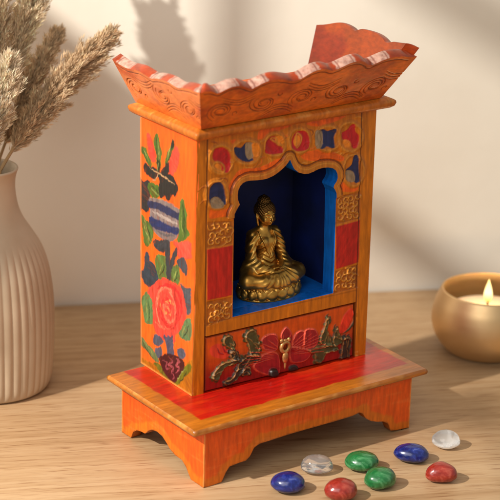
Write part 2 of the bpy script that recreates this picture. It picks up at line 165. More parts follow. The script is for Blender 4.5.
 'scr': {'lu':[[0.0662,0.8359],[0.2016,0.8181],[0.2037,0.7074],[0.0659,0.7123]],'ll':[[0.0698,0.451],[0.2066,0.4492],[0.2073,0.3456],[0.0704,0.3336]],'ru':[[0.7867,0.8341],[0.9273,0.8414],[0.9323,0.708],[0.79,0.6979]],'rl':[[0.797,0.4658],[0.9333,0.4739],[0.9362,0.356],[0.7932,0.3524]]},
 'fsk': [[-0.0023,-0.3065],[0.0385,-0.3072],[0.0818,-0.3036],[0.1016,-0.2594],[0.1172,-0.2367],[0.1562,-0.2313],[0.1933,-0.2303],[0.2115,-0.2132],[0.2292,-0.1757],[0.2569,-0.164],[0.3038,-0.1626],[0.389,-0.1585],[0.4754,-0.1579],[0.5924,-0.1583],[0.7012,-0.1563],[0.7384,-0.149],[0.754,-0.1588],[0.7731,-0.1905],[0.7993,-0.2113],[0.8357,-0.2263],[0.8615,-0.2318],[0.8881,-0.2508],[0.9031,-0.2924],[0.9319,-0.2983],[0.9999,-0.3048]],
 'lsk': [[0.0034,-0.3067],[0.1193,-0.3038],[0.1445,-0.2674],[0.1887,-0.2457],[0.2454,-0.2361],[0.2955,-0.233],[0.3387,-0.206],[0.3818,-0.1889],[0.4432,-0.182],[0.5044,-0.1874],[0.5534,-0.2042],[0.6023,-0.2261],[0.6627,-0.2393],[0.7461,-0.2407],[0.7941,-0.2622],[0.8546,-0.3102],[0.9941,-0.3091]],
 'ft': [[-0.0,0.0002],[0.0214,0.0051],[0.0517,0.0001],[0.078,-0.0135],[0.0932,-0.0107],[0.13,0.0066],[0.1723,0.0069],[0.2053,-0.007],[0.2302,-0.0213],[0.2456,-0.0157],[0.2765,0.0019],[0.3123,0.0106],[0.3439,0.0092],[0.3806,-0.0011],[0.4176,-0.0125],[0.4474,-0.0099],[0.4632,-0.0014],[0.4949,0.0197],[0.5318,0.0282],[0.5648,0.0213],[0.5886,0.0111],[0.6121,0.013],[0.6307,0.0212],[0.668,0.0377],[0.706,0.0412],[0.7353,0.0303],[0.7627,0.0103],[0.7847,0.006],[0.8037,0.0143],[0.8372,0.027],[0.8712,0.0322],[0.9206,0.0286],[0.9659,0.0171],[1.001,0.0147]],
 'lt': [[-0.0002,-0.0005],[0.0722,-0.0153],[0.1439,-0.0207],[0.2268,-0.015],[0.3088,-0.0102],[0.3902,-0.0193],[0.4363,-0.0246],[0.4819,-0.0163],[0.5612,-0.008],[0.651,-0.007],[0.7069,-0.0158],[0.7512,-0.0166],[0.8058,-0.0067],[0.8818,-0.0004],[0.9466,-0.0003],[0.9999,0.0041]],
 'rt': [[0.0003,-0.001],[0.0683,0.0096],[0.1354,0.0241],[0.202,0.0384],[0.2686,0.0459],[0.3359,0.0417],[0.4033,0.0308],[0.4675,0.0468],[0.554,0.0519],[0.6295,0.0507],[0.6947,0.0409],[0.7493,0.0268],[0.8113,0.0387],[0.8735,0.044],[0.9352,0.0502],[0.9969,0.0518]],
 'knob': [0.5121,0.1411],
 'knobb': [0.5104,0.0367],
}


# ------------------------------------------------------------------ helpers
def lin(c):
    c = np.asarray(c, float) / 255.0
    return np.where(c <= 0.04045, c / 12.92, ((c + 0.055) / 1.055) ** 2.4)

def link(o, parent=None):
    col.objects.link(o)
    if parent is not None:
        o.parent = parent
    return o

def thing(name, label, cat, loc, group=None, kind=None):
    o = bpy.data.objects.new(name, None)
    o.empty_display_size = 0.01
    o.location = np.array(loc, float) * S
    o['label'] = label; o['category'] = cat
    if group: o['group'] = group
    if kind: o['kind'] = kind
    return link(o)

def tag(o, label, cat, group=None):
    o['label'] = label; o['category'] = cat
    if group: o['group'] = group
    return o

def mesh(name, V, F, mat, parent=None, colors=None, smooth=True, origin=None, fmat=None, mats=None):
    """V in shrine units, world space; object placed at origin (or the parent's place)."""
    V = np.asarray(V, float) * S
    org = np.zeros(3)
    if parent is not None:
        p = parent
        while p is not None:
            org = org + np.array(p.location); p = p.parent
    elif origin is not None:
        org = np.array(origin, float) * S
    me = bpy.data.meshes.new(name)
    Vl = V - org
    F = [tuple(int(i) for i in f) for f in F] if not isinstance(F, np.ndarray) else F.tolist()
    me.from_pydata(Vl.tolist(), [], F)
    for m in (mats or [mat]):
        me.materials.append(m)
    if fmat is not None:
        me.polygons.foreach_set('material_index', np.asarray(fmat, np.int32))
    if smooth:
        me.polygons.foreach_set('use_smooth', np.ones(len(F), bool))
    if colors is not None:
        a = me.color_attributes.new('Col', 'FLOAT_COLOR', 'POINT')
        c4 = np.ones((len(V), 4), np.float32); c4[:, :3] = colors
        a.data.foreach_set('color', c4.ravel())
    me.update()
    o = bpy.data.objects.new(name, me)
    if parent is None and origin is not None:
        o.location = org
    return link(o, parent)

def grid_faces(nr, nc, wrap=False, off=0):
    r = np.arange(nr - 1)[:, None]; c = np.arange(nc if wrap else nc - 1)[None, :]
    c2 = (c + 1) % nc
    return (np.stack([r * nc + c, r * nc + c2, (r + 1) * nc + c2, (r + 1) * nc + c], -1).reshape(-1, 4) + off)

def crom(pts, n=5, closed=False):
    P = np.asarray(pts, float)
    if closed:
        Q = np.vstack([P[-1], P, P[0], P[1]])
    else:
        Q = np.vstack([2 * P[0] - P[1], P, 2 * P[-1] - P[-2]])
    out = []
    t = np.linspace(0, 1, n, endpoint=False)[:, None]
    for i in range(1, len(Q) - 2):
        a, b, c, d = Q[i - 1], Q[i], Q[i + 1], Q[i + 2]
        out.append(0.5 * ((2 * b) + (c - a) * t + (2 * a - 5 * b + 4 * c - d) * t * t + (3 * b - a - 3 * c + d) * t ** 3))
    if not closed:
        out.append(P[-1:])
    return np.vstack(out)

def vnoise(x, y, seed=0):
    xi = np.floor(x).astype(np.int64); yi = np.floor(y).astype(np.int64)
    xf = x - xi; yf = y - yi
    def h(a, b):
        n = (a * 374761393 + b * 668265263 + seed * 974634777) & 0xffffffff
        n = ((n ^ (n >> 13)) * 1274126177) & 0xffffffff
        return ((n ^ (n >> 16)) & 0xffff) / 65535.0
    u = xf * xf * (3 - 2 * xf); v = yf * yf * (3 - 2 * yf)
    return (h(xi, yi) * (1 - u) + h(xi + 1, yi) * u) * (1 - v) + (h(xi, yi + 1) * (1 - u) + h(xi + 1, yi + 1) * u) * v

def fbm(x, y, seed=0, o=3):
    s = 0; a = 0.5
    for k in range(o):
        s = s + a * vnoise(x * 2 ** k, y * 2 ** k, seed + k * 17); a *= 0.5
    return s / (1 - 0.5 ** o)

def sstep(a, b, x):
    t = np.clip((x - a) / (b - a), 0, 1); return t * t * (3 - 2 * t)

def seg_dist(px, py, P, closed):
    """distance to a polyline, and inside test when closed; also parameter along it"""
    d2 = np.full(px.shape, 1e9); par = np.zeros(px.shape); ins = np.zeros(px.shape, bool)
    n = len(P)
    for i in range(n if closed else n - 1):
        a = P[i]; b = P[(i + 1) % n]
        ab = b - a; L = ab @ ab + 1e-14
        t = np.clip(((px - a[0]) * ab[0] + (py - a[1]) * ab[1]) / L, 0, 1)
        q = (px - a[0] - t * ab[0]) ** 2 + (py - a[1] - t * ab[1]) ** 2
        m = q < d2
        d2 = np.where(m, q, d2); par = np.where(m, (i + t) / max(n - 1, 1), par)
        if closed and a[1] != b[1]:
            cr = ((a[1] > py) != (b[1] > py)) & (px < (b[0] - a[0]) * (py - a[1]) / (b[1] - a[1]) + a[0])
            ins ^= cr
    return np.sqrt(d2), ins, par

class Canvas:
    """paint on a surface: colour and relief evaluated at every vertex of a panel"""
    def __init__(s, X, Y, base, seed=1, wob=0.003):
        s.X = X.ravel(); s.Y = Y.ravel()
        s.wx = s.X + wob * (fbm(s.X * 30, s.Y * 30, seed + 50) - .5) * 2 + wob * .5 * (vnoise(s.X * 110, s.Y * 110, seed + 51) - .5) * 2
        s.wy = s.Y + wob * (fbm(s.X * 30, s.Y * 30, seed + 60) - .5) * 2 + wob * .5 * (vnoise(s.X * 110, s.Y * 110, seed + 61) - .5) * 2
        s.c = np.tile(lin(base), (len(s.X), 1)); s.h = np.zeros(len(s.X)); s.seed = seed; s.k = 0
    def _box(s, P, m):
        lo = P.min(0) - m; hi = P.max(0) + m
        return np.nonzero((s.wx > lo[0]) & (s.wx < hi[0]) & (s.wy > lo[1]) & (s.wy < hi[1]))[0]
    def _put(s, I, a, c, h, rag, var=.56):
        s.k += 1
        x = s.X[I]; y = s.Y[I]
        ang = (s.k * 2.4) % 3.14; ca, sa = math.cos(ang), math.sin(ang)
        n = fbm((x * ca + y * sa) * 22, (-x * sa + y * ca) * 90, s.seed + s.k, 3)
        a = a * np.clip(1 - rag + rag * 1.6 * n + .1, 0, 1)
        var = getattr(s, 'var', var)
        cc = lin(c)[None, :] * (1 - var / 2 + var * n)[:, None]
        s.c[I] = s.c[I] * (1 - a[:, None]) + cc * a[:, None]
        s.h[I] += h * a
    def poly(s, pts, c, soft=0.004, h=0, rag=0.12, smooth=True, grow=0):
        P = crom(pts, 4, True) if smooth else np.asarray(pts, float)
        I = s._box(P, soft * 2)
        if len(I) == 0: return
        d, ins, _ = seg_dist(s.wx[I], s.wy[I], P, True)
        sd = np.where(ins, -d, d) - grow
        s._put(I, 1 - sstep(-soft, soft, sd), c, h, rag)
    def stroke(s, pts, c, w, soft=0.003, h=0, rag=0.2, closed=False, taper=True):
        P = crom(pts, 5, closed)
        I = s._box(P, w + soft)
        if len(I) == 0: return
        d, _, t = seg_dist(s.wx[I], s.wy[I], P, closed)
        ww = w / 2 * (np.ones_like(t) if closed or not taper else np.sqrt(np.clip(4 * t * (1 - t), 0.08, 1)))
        s._put(I, 1 - sstep(-soft, soft, d - ww), c, h, rag)
    def streaks(s, fx, fy, amt, seed=3):
        n = fbm(s.X * fx, s.Y * fy, seed, 4)
        s.c *= (1 - amt + 2 * amt * n)[:, None]
    def grade(s, c, w):
        s.c = s.c * (1 - w[:, None]) + lin(c)[None] * w[:, None]

# ------------------------------------------------------------------ materials
def nt(name):
    m = bpy.data.materials.new(name); m.use_nodes = True
    t = m.node_tree; b = t.nodes['Principled BSDF']
    return m, t, b
def N(t, typ, **kw):
    n = t.nodes.new(typ)
    for k, v in kw.items():
        if k.startswith('i_'): n.inputs[k[2:].replace('_', ' ')].default_value = v
        else: setattr(n, k, v)
    return n
def ramp(t, stops):
    r = t.nodes.new('ShaderNodeValToRGB'); e = r.color_ramp.elements
    while len(e) < len(stops): e.new(0.5)
    for x, (p, c) in zip(e, stops):
        x.position = p; x.color = (*lin(c), 1)
    return r
def bump(t, b, src, strength, dist=0.001):
    n = N(t, 'ShaderNodeBump'); n.inputs['Strength'].default_value = strength; n.inputs['Distance'].default_value = dist
    t.links.new(src, n.inputs['Height']); t.links.new(n.outputs[0], b.inputs['Normal'])

def painted(name, rough=0.42, coat=0.25, scale=(1, 1, 1), spec=.5):
    m, t, b = nt(name)
    a = N(t, 'ShaderNodeAttribute', attribute_name='Col')
    tc = N(t, 'ShaderNodeTexCoord')
    mp = N(t, 'ShaderNodeMapping'); mp.inputs['Scale'].default_value = scale
    t.links.new(tc.outputs['Object'], mp.inputs[0])
    n = N(t, 'ShaderNodeTexNoise', i_Scale=420.0, i_Detail=6.0)
    t.links.new(mp.outputs[0], n.inputs['Vector'])
    mr = N(t, 'ShaderNodeMapRange'); mr.inputs['From Min'].default_value = .25; mr.inputs['From Max'].default_value = .75; mr.inputs['To Min'].default_value = .7; mr.inputs['To Max'].default_value = 1.24
    t.links.new(n.outputs['Fac'], mr.inputs['Value'])
    mx = N(t, 'ShaderNodeMix', data_type='RGBA', blend_type='MULTIPLY'); mx.inputs['Factor'].default_value = 1
    t.links.new(a.outputs['Color'], mx.inputs['A']); t.links.new(mr.outputs[0], mx.inputs['B'])
    t.links.new(mx.outputs['Result'], b.inputs['Base Color'])
    r = N(t, 'ShaderNodeMapRange'); r.inputs['To Min'].default_value = rough - .1; r.inputs['To Max'].default_value = rough + .14
    n2 = N(t, 'ShaderNodeTexNoise', i_Scale=90.0, i_Detail=4.0); t.links.new(tc.outputs['Object'], n2.inputs['Vector'])
    t.links.new(n2.outputs['Fac'], r.inputs['Value']); t.links.new(r.outputs[0], b.inputs['Roughness'])
    b.inputs['Coat Weight'].default_value = coat; b.inputs['Coat Roughness'].default_value = .22
    b.inputs['Specular IOR Level'].default_value = spec
    bump(t, b, n.outputs['Fac'], .25, .0004)
    return m

M_PAINT = painted('painted_wood', rough=.46, coat=.12, scale=(1, 1, .18), spec=.32)
M_PLATE = painted('painted_plate', rough=.3, coat=.45, scale=(.2, 1, 1))
M_LACQ = painted('lacquered_roof_wood', rough=.36, coat=.22, scale=(.5, .5, 1), spec=.35)

def simple(name, c, rough=.5, metal=0, noise=0, nscale=60, coat=0, bumpk=0):
    m, t, b = nt(name)
    b.inputs['Base Color'].default_value = (*lin(c), 1); b.inputs['Roughness'].default_value = rough
    b.inputs['Metallic'].default_value = metal; b.inputs['Coat Weight'].default_value = coat
    if noise:
        tc = N(t, 'ShaderNodeTexCoord'); n = N(t, 'ShaderNodeTexNoise', i_Scale=float(nscale), i_Detail=6.0)
        t.links.new(tc.outputs['Object'], n.inputs['Vector'])
        c = np.asarray(c, float)
        r = ramp(t, [(.3, np.clip(c * (1 - noise), 0, 255)), (.7, np.clip(c * (1 + noise * .6), 0, 255))])
        t.links.new(n.outputs['Fac'], r.inputs[0]); t.links.new(r.outputs[0], b.inputs['Base Color'])
        if bumpk: bump(t, b, n.outputs['Fac'], bumpk, .0006)
    return m

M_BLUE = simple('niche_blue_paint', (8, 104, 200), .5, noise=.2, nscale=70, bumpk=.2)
M_NICHE_SHADE = simple('niche_shade_navy', (4, 22, 78), .55, noise=.35, nscale=30, bumpk=.2)  # niche walls and back: shade put into the colour, darker than the floor
M_ORANGE = simple('plain_orange_paint', (205, 92, 26), .45, noise=.2, nscale=60, bumpk=.2)
M_DARK = simple('dark_gap_wood', (40, 20, 12), .8, noise=.2)

def bronze():
    m, t, b = nt('antique_bronze')
    tc = N(t, 'ShaderNodeTexCoord')
    n = N(t, 'ShaderNodeTexNoise', i_Scale=120.0, i_Detail=6.0); t.links.new(tc.outputs['Object'], n.inputs['Vector'])
    r = ramp(t, [(.3, (140, 98, 40)), (.55, (204, 154, 72)), (.75, (228, 182, 100))])
    t.links.new(n.outputs['Fac'], r.inputs[0]); t.links.new(r.outputs[0], b.inputs['Base Color'])
    b.inputs['Metallic'].default_value = .92; b.inputs['Roughness'].default_value = .36
    bump(t, b, n.outputs['Fac'], .2, .0004)
    return m
M_BRONZE = bronze()
M_HAIR = simple('dark_bronze_curls', (112, 78, 36), .42, .9, noise=.3, nscale=150)
M_BRASS_PULL = simple('worn_brass_pull', (190, 140, 84), .42, .75, noise=.3, nscale=300)

def brass_bowl():
    m, t, b = nt('brushed_brass')
    tc = N(t, 'ShaderNodeTexCoord'); mp = N(t, 'ShaderNodeMapping'); mp.inputs['Scale'].default_value = (30, 30, 900)
    t.links.new(tc.outputs['Object'], mp.inputs[0])
    n = N(t, 'ShaderNodeTexNoise', i_Scale=1.0, i_Detail=4.0); t.links.new(mp.outputs[0], n.inputs['Vector'])
    n2 = N(t, 'ShaderNodeTexNoise', i_Scale=26.0, i_Detail=5.0); t.links.new(tc.outputs['Object'], n2.inputs['Vector'])
    r = ramp(t, [(.3, (222, 186, 134)), (.7, (238, 206, 158))]); t.links.new(n2.outputs['Fac'], r.inputs[0])
    t.links.new(r.outputs[0], b.inputs['Base Color'])
    b.inputs['Metallic'].default_value = .88; b.inputs['Roughness'].default_value = .4
    mr = N(t, 'ShaderNodeMapRange'); mr.inputs['To Min'].default_value = .36; mr.inputs['To Max'].default_value = .54
    t.links.new(n.outputs['Fac'], mr.inputs['Value']); t.links.new(mr.outputs[0], b.inputs['Roughness'])
    bump(t, b, n.outputs['Fac'], .06, .0003)
    return m
M_BOWL = brass_bowl()

def wax():
    m, t, b = nt('white_wax'); b.inputs['Base Color'].default_value = (.84, .78, .70, 1); b.inputs['Roughness'].default_value = .45
    b.inputs['Subsurface Weight'].default_value = .5; b.inputs['Subsurface Radius'].default_value = (.012, .008, .005); b.inputs['Subsurface Scale'].default_value = .6
    return m
M_WAX = wax()
M_WICK = simple('charred_wick', (38, 26, 22), .9)
def flame():
    m, t, b = nt('candle_flame')
    t.nodes.remove(b); o = t.nodes['Material Output']
    tc = N(t, 'ShaderNodeTexCoord'); sx = N(t, 'ShaderNodeSeparateXYZ'); t.links.new(tc.outputs['Generated'], sx.inputs[0])
    r = ramp(t, [(0., (214, 150, 90)), (.22, (255, 190, 90)), (.5, (255, 226, 160)), (1., (255, 216, 130))]); t.links.new(sx.outputs['Z'], r.inputs[0])
    e = N(t, 'ShaderNodeEmission', i_Strength=2.6); t.links.new(r.outputs[0], e.inputs[0])
    tp = N(t, 'ShaderNodeBsdfTransparent'); mx = N(t, 'ShaderNodeMixShader'); mr = N(t, 'ShaderNodeMapRange')
    mr.inputs['From Max'].default_value = .38; mr.inputs['To Min'].default_value = .15; t.links.new(sx.outputs['Z'], mr.inputs['Value'])
    t.links.new(mr.outputs[0], mx.inputs[0]); t.links.new(tp.outputs[0], mx.inputs[1]); t.links.new(e.outputs[0], mx.inputs[2]); t.links.new(mx.outputs[0], o.inputs[0])
    return m
M_FLAME = flame()

def ceramic():
    m, t, b = nt('matte_beige_ceramic')
    tc = N(t, 'ShaderNodeTexCoord'); n = N(t, 'ShaderNodeTexNoise', i_Scale=22.0, i_Detail=7.0); t.links.new(tc.outputs['Object'], n.inputs['Vector'])
    r = ramp(t, [(.3, (174, 154, 128)), (.7, (192, 173, 147))]); t.links.new(n.outputs['Fac'], r.inputs[0]); t.links.new(r.outputs[0], b.inputs['Base Color'])
    b.inputs['Roughness'].default_value = .6
    n2 = N(t, 'ShaderNodeTexNoise', i_Scale=500.0, i_Detail=3.0); t.links.new(tc.outputs['Object'], n2.inputs['Vector'])
    bump(t, b, n2.outputs['Fac'], .15, .0004)
    return m
M_VASE = ceramic()

def pampas():
    m, t, b = nt('dry_pampas_fluff')
    a = N(t, 'ShaderNodeAttribute', attribute_name='Col')
    t.links.new(a.outputs['Color'], b.inputs['Base Color']); b.inputs['Roughness'].default_value = .85
    b.inputs['Specular IOR Level'].default_value = .15
    tr = N(t, 'ShaderNodeBsdfTranslucent'); t.links.new(a.outputs['Color'], tr.inputs[0])
    mx = N(t, 'ShaderNodeMixShader'); mx.inputs[0].default_value = .4
    t.links.new(b.outputs[0], mx.inputs[1]); t.links.new(tr.outputs[0], mx.inputs[2]); t.links.new(mx.outputs[0], t.nodes['Material Output'].inputs[0])
    return m
M_PAMPAS = pampas()
M_STEM = simple('dry_stem', (170, 136, 92), .8, noise=.2)

def oak():
    m, t, b = nt('oak_table')
    tc = N(t, 'ShaderNodeTexCoord')
    mp = N(t, 'ShaderNodeMapping'); mp.inputs['Scale'].default_value = (1.3, 16, 16)
    t.links.new(tc.outputs['Object'], mp.inputs[0])
    n0 = N(t, 'ShaderNodeTexNoise', i_Scale=2.2, i_Detail=3.0); t.links.new(mp.outputs[0], n0.inputs['Vector'])
    mp2 = N(t, 'ShaderNodeMapping'); mp2.inputs['Scale'].default_value = (4.4, 120, 120); t.links.new(tc.outputs['Object'], mp2.inputs[0])
    va = N(t, 'ShaderNodeVectorMath', operation='ADD'); 
    vs = N(t, 'ShaderNodeVectorMath', operation='SCALE'); vs.inputs['Scale'].default_value = 5.0
    t.links.new(n0.outputs['Color'], vs.inputs[0]); t.links.new(mp2.outputs[0], va.inputs[0]); t.links.new(vs.outputs[0], va.inputs[1])
    n1 = N(t, 'ShaderNodeTexNoise', i_Scale=1.0, i_Detail=6.0, i_Roughness=.62); t.links.new(va.outputs[0], n1.inputs['Vector'])
    # fine dark pores, short dashes along the grain
    mp3 = N(t, 'ShaderNodeMapping'); mp3.inputs['Scale'].default_value = (40, 760, 760); t.links.new(tc.outputs['Object'], mp3.inputs[0])
    n2 = N(t, 'ShaderNodeTexNoise', i_Scale=1.0, i_Detail=3.0, i_Roughness=.5); t.links.new(mp3.outputs[0], n2.inputs['Vector'])
    r1 = ramp(t, [(.28, (162, 127, 88)), (.46, (184, 150, 111)), (.6, (192, 160, 122)), (.78, (174, 139, 101))]); t.links.new(n1.outputs['Fac'], r1.inputs[0])
    r2 = ramp(t, [(.30, (176, 140, 106)), (.44, (255, 255, 255))]); t.links.new(n2.outputs['Fac'], r2.inputs[0])
    mx = N(t, 'ShaderNodeMix', data_type='RGBA', blend_type='MULTIPLY'); mx.inputs['Factor'].default_value = .75
    t.links.new(r1.outputs[0], mx.inputs['A']); t.links.new(r2.outputs[0], mx.inputs['B'])
    n3 = N(t, 'ShaderNodeTexNoise', i_Scale=.6, i_Detail=2.0); t.links.new(mp.outputs[0], n3.inputs['Vector'])
    r3 = ramp(t, [(.35, (232, 226, 220)), (.65, (255, 255, 255))]); t.links.new(n3.outputs['Fac'], r3.inputs[0])
    mx2 = N(t, 'ShaderNodeMix', data_type='RGBA', blend_type='MULTIPLY'); mx2.inputs['Factor'].default_value = 1
    t.links.new(mx.outputs['Result'], mx2.inputs['A']); t.links.new(r3.outputs[0], mx2.inputs['B'])
    t.links.new(mx2.outputs['Result'], b.inputs['Base Color'])
    b.inputs['Roughness'].default_value = .48; b.inputs['Specular IOR Level'].default_value = .35
    bump(t, b, n2.outputs['Fac'], .12, .0004)
    return m
M_OAK = oak()

def plaster():
    m, t, b = nt('cream_plaster')
    tc = N(t, 'ShaderNodeTexCoord'); n = N(t, 'ShaderNodeTexNoise', i_Scale=9.0, i_Detail=8.0); t.links.new(tc.outputs['Object'], n.inputs['Vector'])
    r = ramp(t, [(.3, (229, 221, 205)), (.7, (237, 230, 215))]); t.links.new(n.outputs['Fac'], r.inputs[0]); t.links.new(r.outputs[0], b.inputs['Base Color'])
    b.inputs['Roughness'].default_value = .9
    n2 = N(t, 'ShaderNodeTexNoise', i_Scale=60.0, i_Detail=5.0); t.links.new(tc.outputs['Object'], n2.inputs['Vector'])
    bump(t, b, n2.outputs['Fac'], .25, .001)
    return m
M_WALL = plaster()

def stone(name, stops, scale, rough=.16, sss=0, warp=2.0):
    m, t, b = nt(name)
    tc = N(t, 'ShaderNodeTexCoord'); n = N(t, 'ShaderNodeTexNoise', i_Scale=float(scale), i_Detail=8.0, i_Roughness=.65, i_Distortion=warp)
    t.links.new(tc.outputs['Object'], n.inputs['Vector'])
    r = ramp(t, stops); t.links.new(n.outputs['Fac'], r.inputs[0]); t.links.new(r.outputs[0], b.inputs['Base Color'])
    b.inputs['Roughness'].default_value = rough + .08; b.inputs['Coat Weight'].default_value = .35; b.inputs['Coat Roughness'].default_value = .12
    if sss:
        b.inputs['Subsurface Weight'].default_value = sss; b.inputs['Subsurface Radius'].default_value = (.004, .004, .003); b.inputs['Subsurface Scale'].default_value = .5
    bump(t, b, n.outputs['Fac'], .06, .0005)
    return m
M_LAPIS = stone('lapis_stone', [(.3, (8, 14, 58)), (.5, (20, 34, 106)), (.6, (38, 54, 132)), (.72, (110, 120, 160))], 110)
M_JADE = stone('green_stone', [(.3, (18, 74, 36)), (.5, (34, 112, 58)), (.68, (92, 156, 104))], 80, sss=.3)
M_CARN = stone('red_stone', [(.3, (110, 26, 18)), (.5, (150, 44, 32)), (.7, (182, 86, 68))], 90)
def crystal(name, cloud):
    m, t, b = nt(name)
    b.inputs['Base Color'].default_value = (.97, .96, .94, 1); b.inputs['Roughness'].default_value = .03
    b.inputs['IOR'].default_value = 1.5; b.inputs['Transmission Weight'].default_value = .9 if not cloud else 1.0
    if cloud:
        tc = N(t, 'ShaderNodeTexCoord'); n = N(t, 'ShaderNodeTexNoise', i_Scale=130.0, i_Detail=7.0, i_Distortion=1.5); t.links.new(tc.outputs['Object'], n.inputs['Vector'])
        sx = N(t, 'ShaderNodeSeparateXYZ'); t.links.new(tc.outputs['Generated'], sx.inputs[0])
        ad = N(t, 'ShaderNodeMath', operation='SUBTRACT'); t.links.new(n.outputs['Fac'], ad.inputs[0]); t.links.new(sx.outputs['Z'], ad.inputs[1])
        mr = N(t, 'ShaderNodeMapRange'); mr.inputs['From Min'].default_value = -.1; mr.inputs['From Max'].default_value = .25; mr.inputs['To Min'].default_value = 1; mr.inputs['To Max'].default_value = .35
        t.links.new(ad.outputs[0], mr.inputs['Value']); t.links.new(mr.outputs[0], b.inputs['Transmission Weight'])
    return m
M_CLEAR = crystal('clear_crystal', 0); M_QUARTZ = crystal('milky_quartz', 1)

# ------------------------------------------------------------------ setting
WT = np.array([.9069, -.4214, 0]); WN = np.array([.4214, .9069, 0])     # along the wall, into the wall
W0 = np.array([1.4483, 1.5832, ZT])
def box_oriented(name, O, ex, ey, ez, mat, bevel=0):
    V = [O + a * ex + b * ey + c * ez for c in (0, 1) for b in (0, 1) for a in (0, 1)]
    F = [(0, 2, 3, 1), (4, 5, 7, 6), (0, 1, 5, 4), (1, 3, 7, 5), (3, 2, 6, 7), (2, 0, 4, 6)]
    return V, F
ang = math.atan2(WT[1], WT[0])
tb = bpy.data.meshes.new('table_top')
hx, hy, hz = 5.5 * S, 7.4 * S, .22 * S
tv = [(-hx, -hy, -hz), (hx, -hy, -hz), (hx, 0, -hz), (-hx, 0, -hz), (-hx, -hy, 0), (hx, -hy, 0), (hx, 0, 0), (-hx, 0, 0)]
tb.from_pydata(tv, [], [(3, 2, 1, 0), (4, 5, 6, 7), (0, 1, 5, 4), (1, 2, 6, 5), (2, 3, 7, 6), (3, 0, 4, 7)])
tb.materials.append(M_OAK)
to = link(bpy.data.objects.new('table_top', tb)); to.location = (W0 - .02 * WN) * S; to.rotation_euler = (0, 0, ang)
to['kind'] = 'structure'
to['label'] = 'pale oak table top with grain running left to right'
wb = bpy.data.meshes.new('wall')
wx = 9 * S
wb.from_pydata([(-wx, 0, -3 * S), (wx, 0, -3 * S), (wx, 0, 6 * S), (-wx, 0, 6 * S), (-wx, .3 * S, -3 * S), (wx, .3 * S, -3 * S), (wx, .3 * S, 6 * S), (-wx, .3 * S, 6 * S)], [],
               [(0, 1, 2, 3), (5, 4, 7, 6), (4, 0, 3, 7), (1, 5, 6, 2), (3, 2, 6, 7), (4, 5, 1, 0)])
wb.materials.append(M_WALL)
wo = link(bpy.data.objects.new('wall', wb)); wo.location = W0 * S; wo.rotation_euler = (0, 0, ang); wo['kind'] = 'structure'
wo['label'] = 'cream plaster wall with soft window shadows'

# ------------------------------------------------------------------ the shrine
A = np.array([-.005, .0155, 0]); B = np.array([.9943, -.016, 0]); C = np.array([.008, .476, 0]); D = np.array([1.012, .444, 0])
H = 1.2309
A1 = np.array([.012, .034, H]); B1 = np.array([1.022, .02, H]); C1 = np.array([-.004, .474, H]); D1 = np.array([1.0, .455, H])
UZ = np.array([0, 0, 1.])
shrine = thing('altar_shrine', 'painted orange wooden altar shrine with blue niche, flared scalloped roof and low drawer', 'shrine', (.46, .06, ZT))
def P2(pts, L): return np.asarray(pts, float) * np.array([L, 1.0])

def slab_loops(cor, prof):
    """rounded-edge slab: corners counter-clockwise, prof = [(inset, z)]"""
    cor = np.asarray(cor, float); n = len(cor); V = []
    for ins, z in prof:
        for i in range(n):
            a = cor[i] - cor[i - 1]; b = cor[(i + 1) % n] - cor[i]
            na = np.array([-a[1], a[0]]); na /= np.linalg.norm(na); nb = np.array([-b[1], b[0]]); nb /= np.linalg.norm(nb)
            m = (na + nb) / (1 + na @ nb)
            V.append([*(cor[i] + m * ins), z])
    return np.array(V)

def slab(name, cor, prof, base, paintf, mat, parent, nu=150, nv=110, edgecol=None):
    """subdivided slab: painted edge loops plus a dense painted top"""
    cor = np.asarray(cor, float); L = slab_loops(cor, prof); k = len(cor)
    V = []; Cc = []; F = []
    nper = 60
    loops = []
    for j in range(len(prof)):
        ring = []
        for i in range(k):
            a = L[j * k + i]; b = L[j * k + (i + 1) % k]
            for q in range(nper): ring.append(a + (b - a) * q / nper)
        loops.append(np.array(ring))
    nr = len(loops); nc = k * nper
    V = np.vstack(loops); F = grid_faces(nr, nc, wrap=True)
    ns = fbm(V[:, 0] * 9 + V[:, 1] * 7, V[:, 2] * 60, 5, 3); w2 = vnoise(V[:, 0] * 40, V[:, 1] * 40, 8)
    ec = lin(base)[None] * (.7 + .6 * ns)[:, None]
    wear = sstep(.62, .8, w2) * (np.abs(V[:, 2] - prof[-2][1]) < .012)
    ec = ec * (1 - wear[:, None] * .5) + lin((214, 150, 70))[None] * wear[:, None] * .5
    q = L[-k:]
    u = np.linspace(0, 1, nu); v = np.linspace(0, 1, nv); U, Vv = np.meshgrid(u, v)
    top = ((1 - Vv)[..., None] * ((1 - U)[..., None] * q[0] + U[..., None] * q[1]) + Vv[..., None] * ((1 - U)[..., None] * q[3] + U[..., None] * q[2])).reshape(-1, 3)
    cv = Canvas(top[:, 0], top[:, 1], base, 21)
    paintf(cv, top)
    top[:, 2] += cv.h
    F2 = grid_faces(nv, nu, off=len(V))
    bot = loops[0]; Fb = [tuple(range(nc))[::-1]]
    return mesh(name, np.vstack([V, top]), F.tolist() + F2.tolist() + Fb, mat, parent, np.vstack([ec, cv.c]))

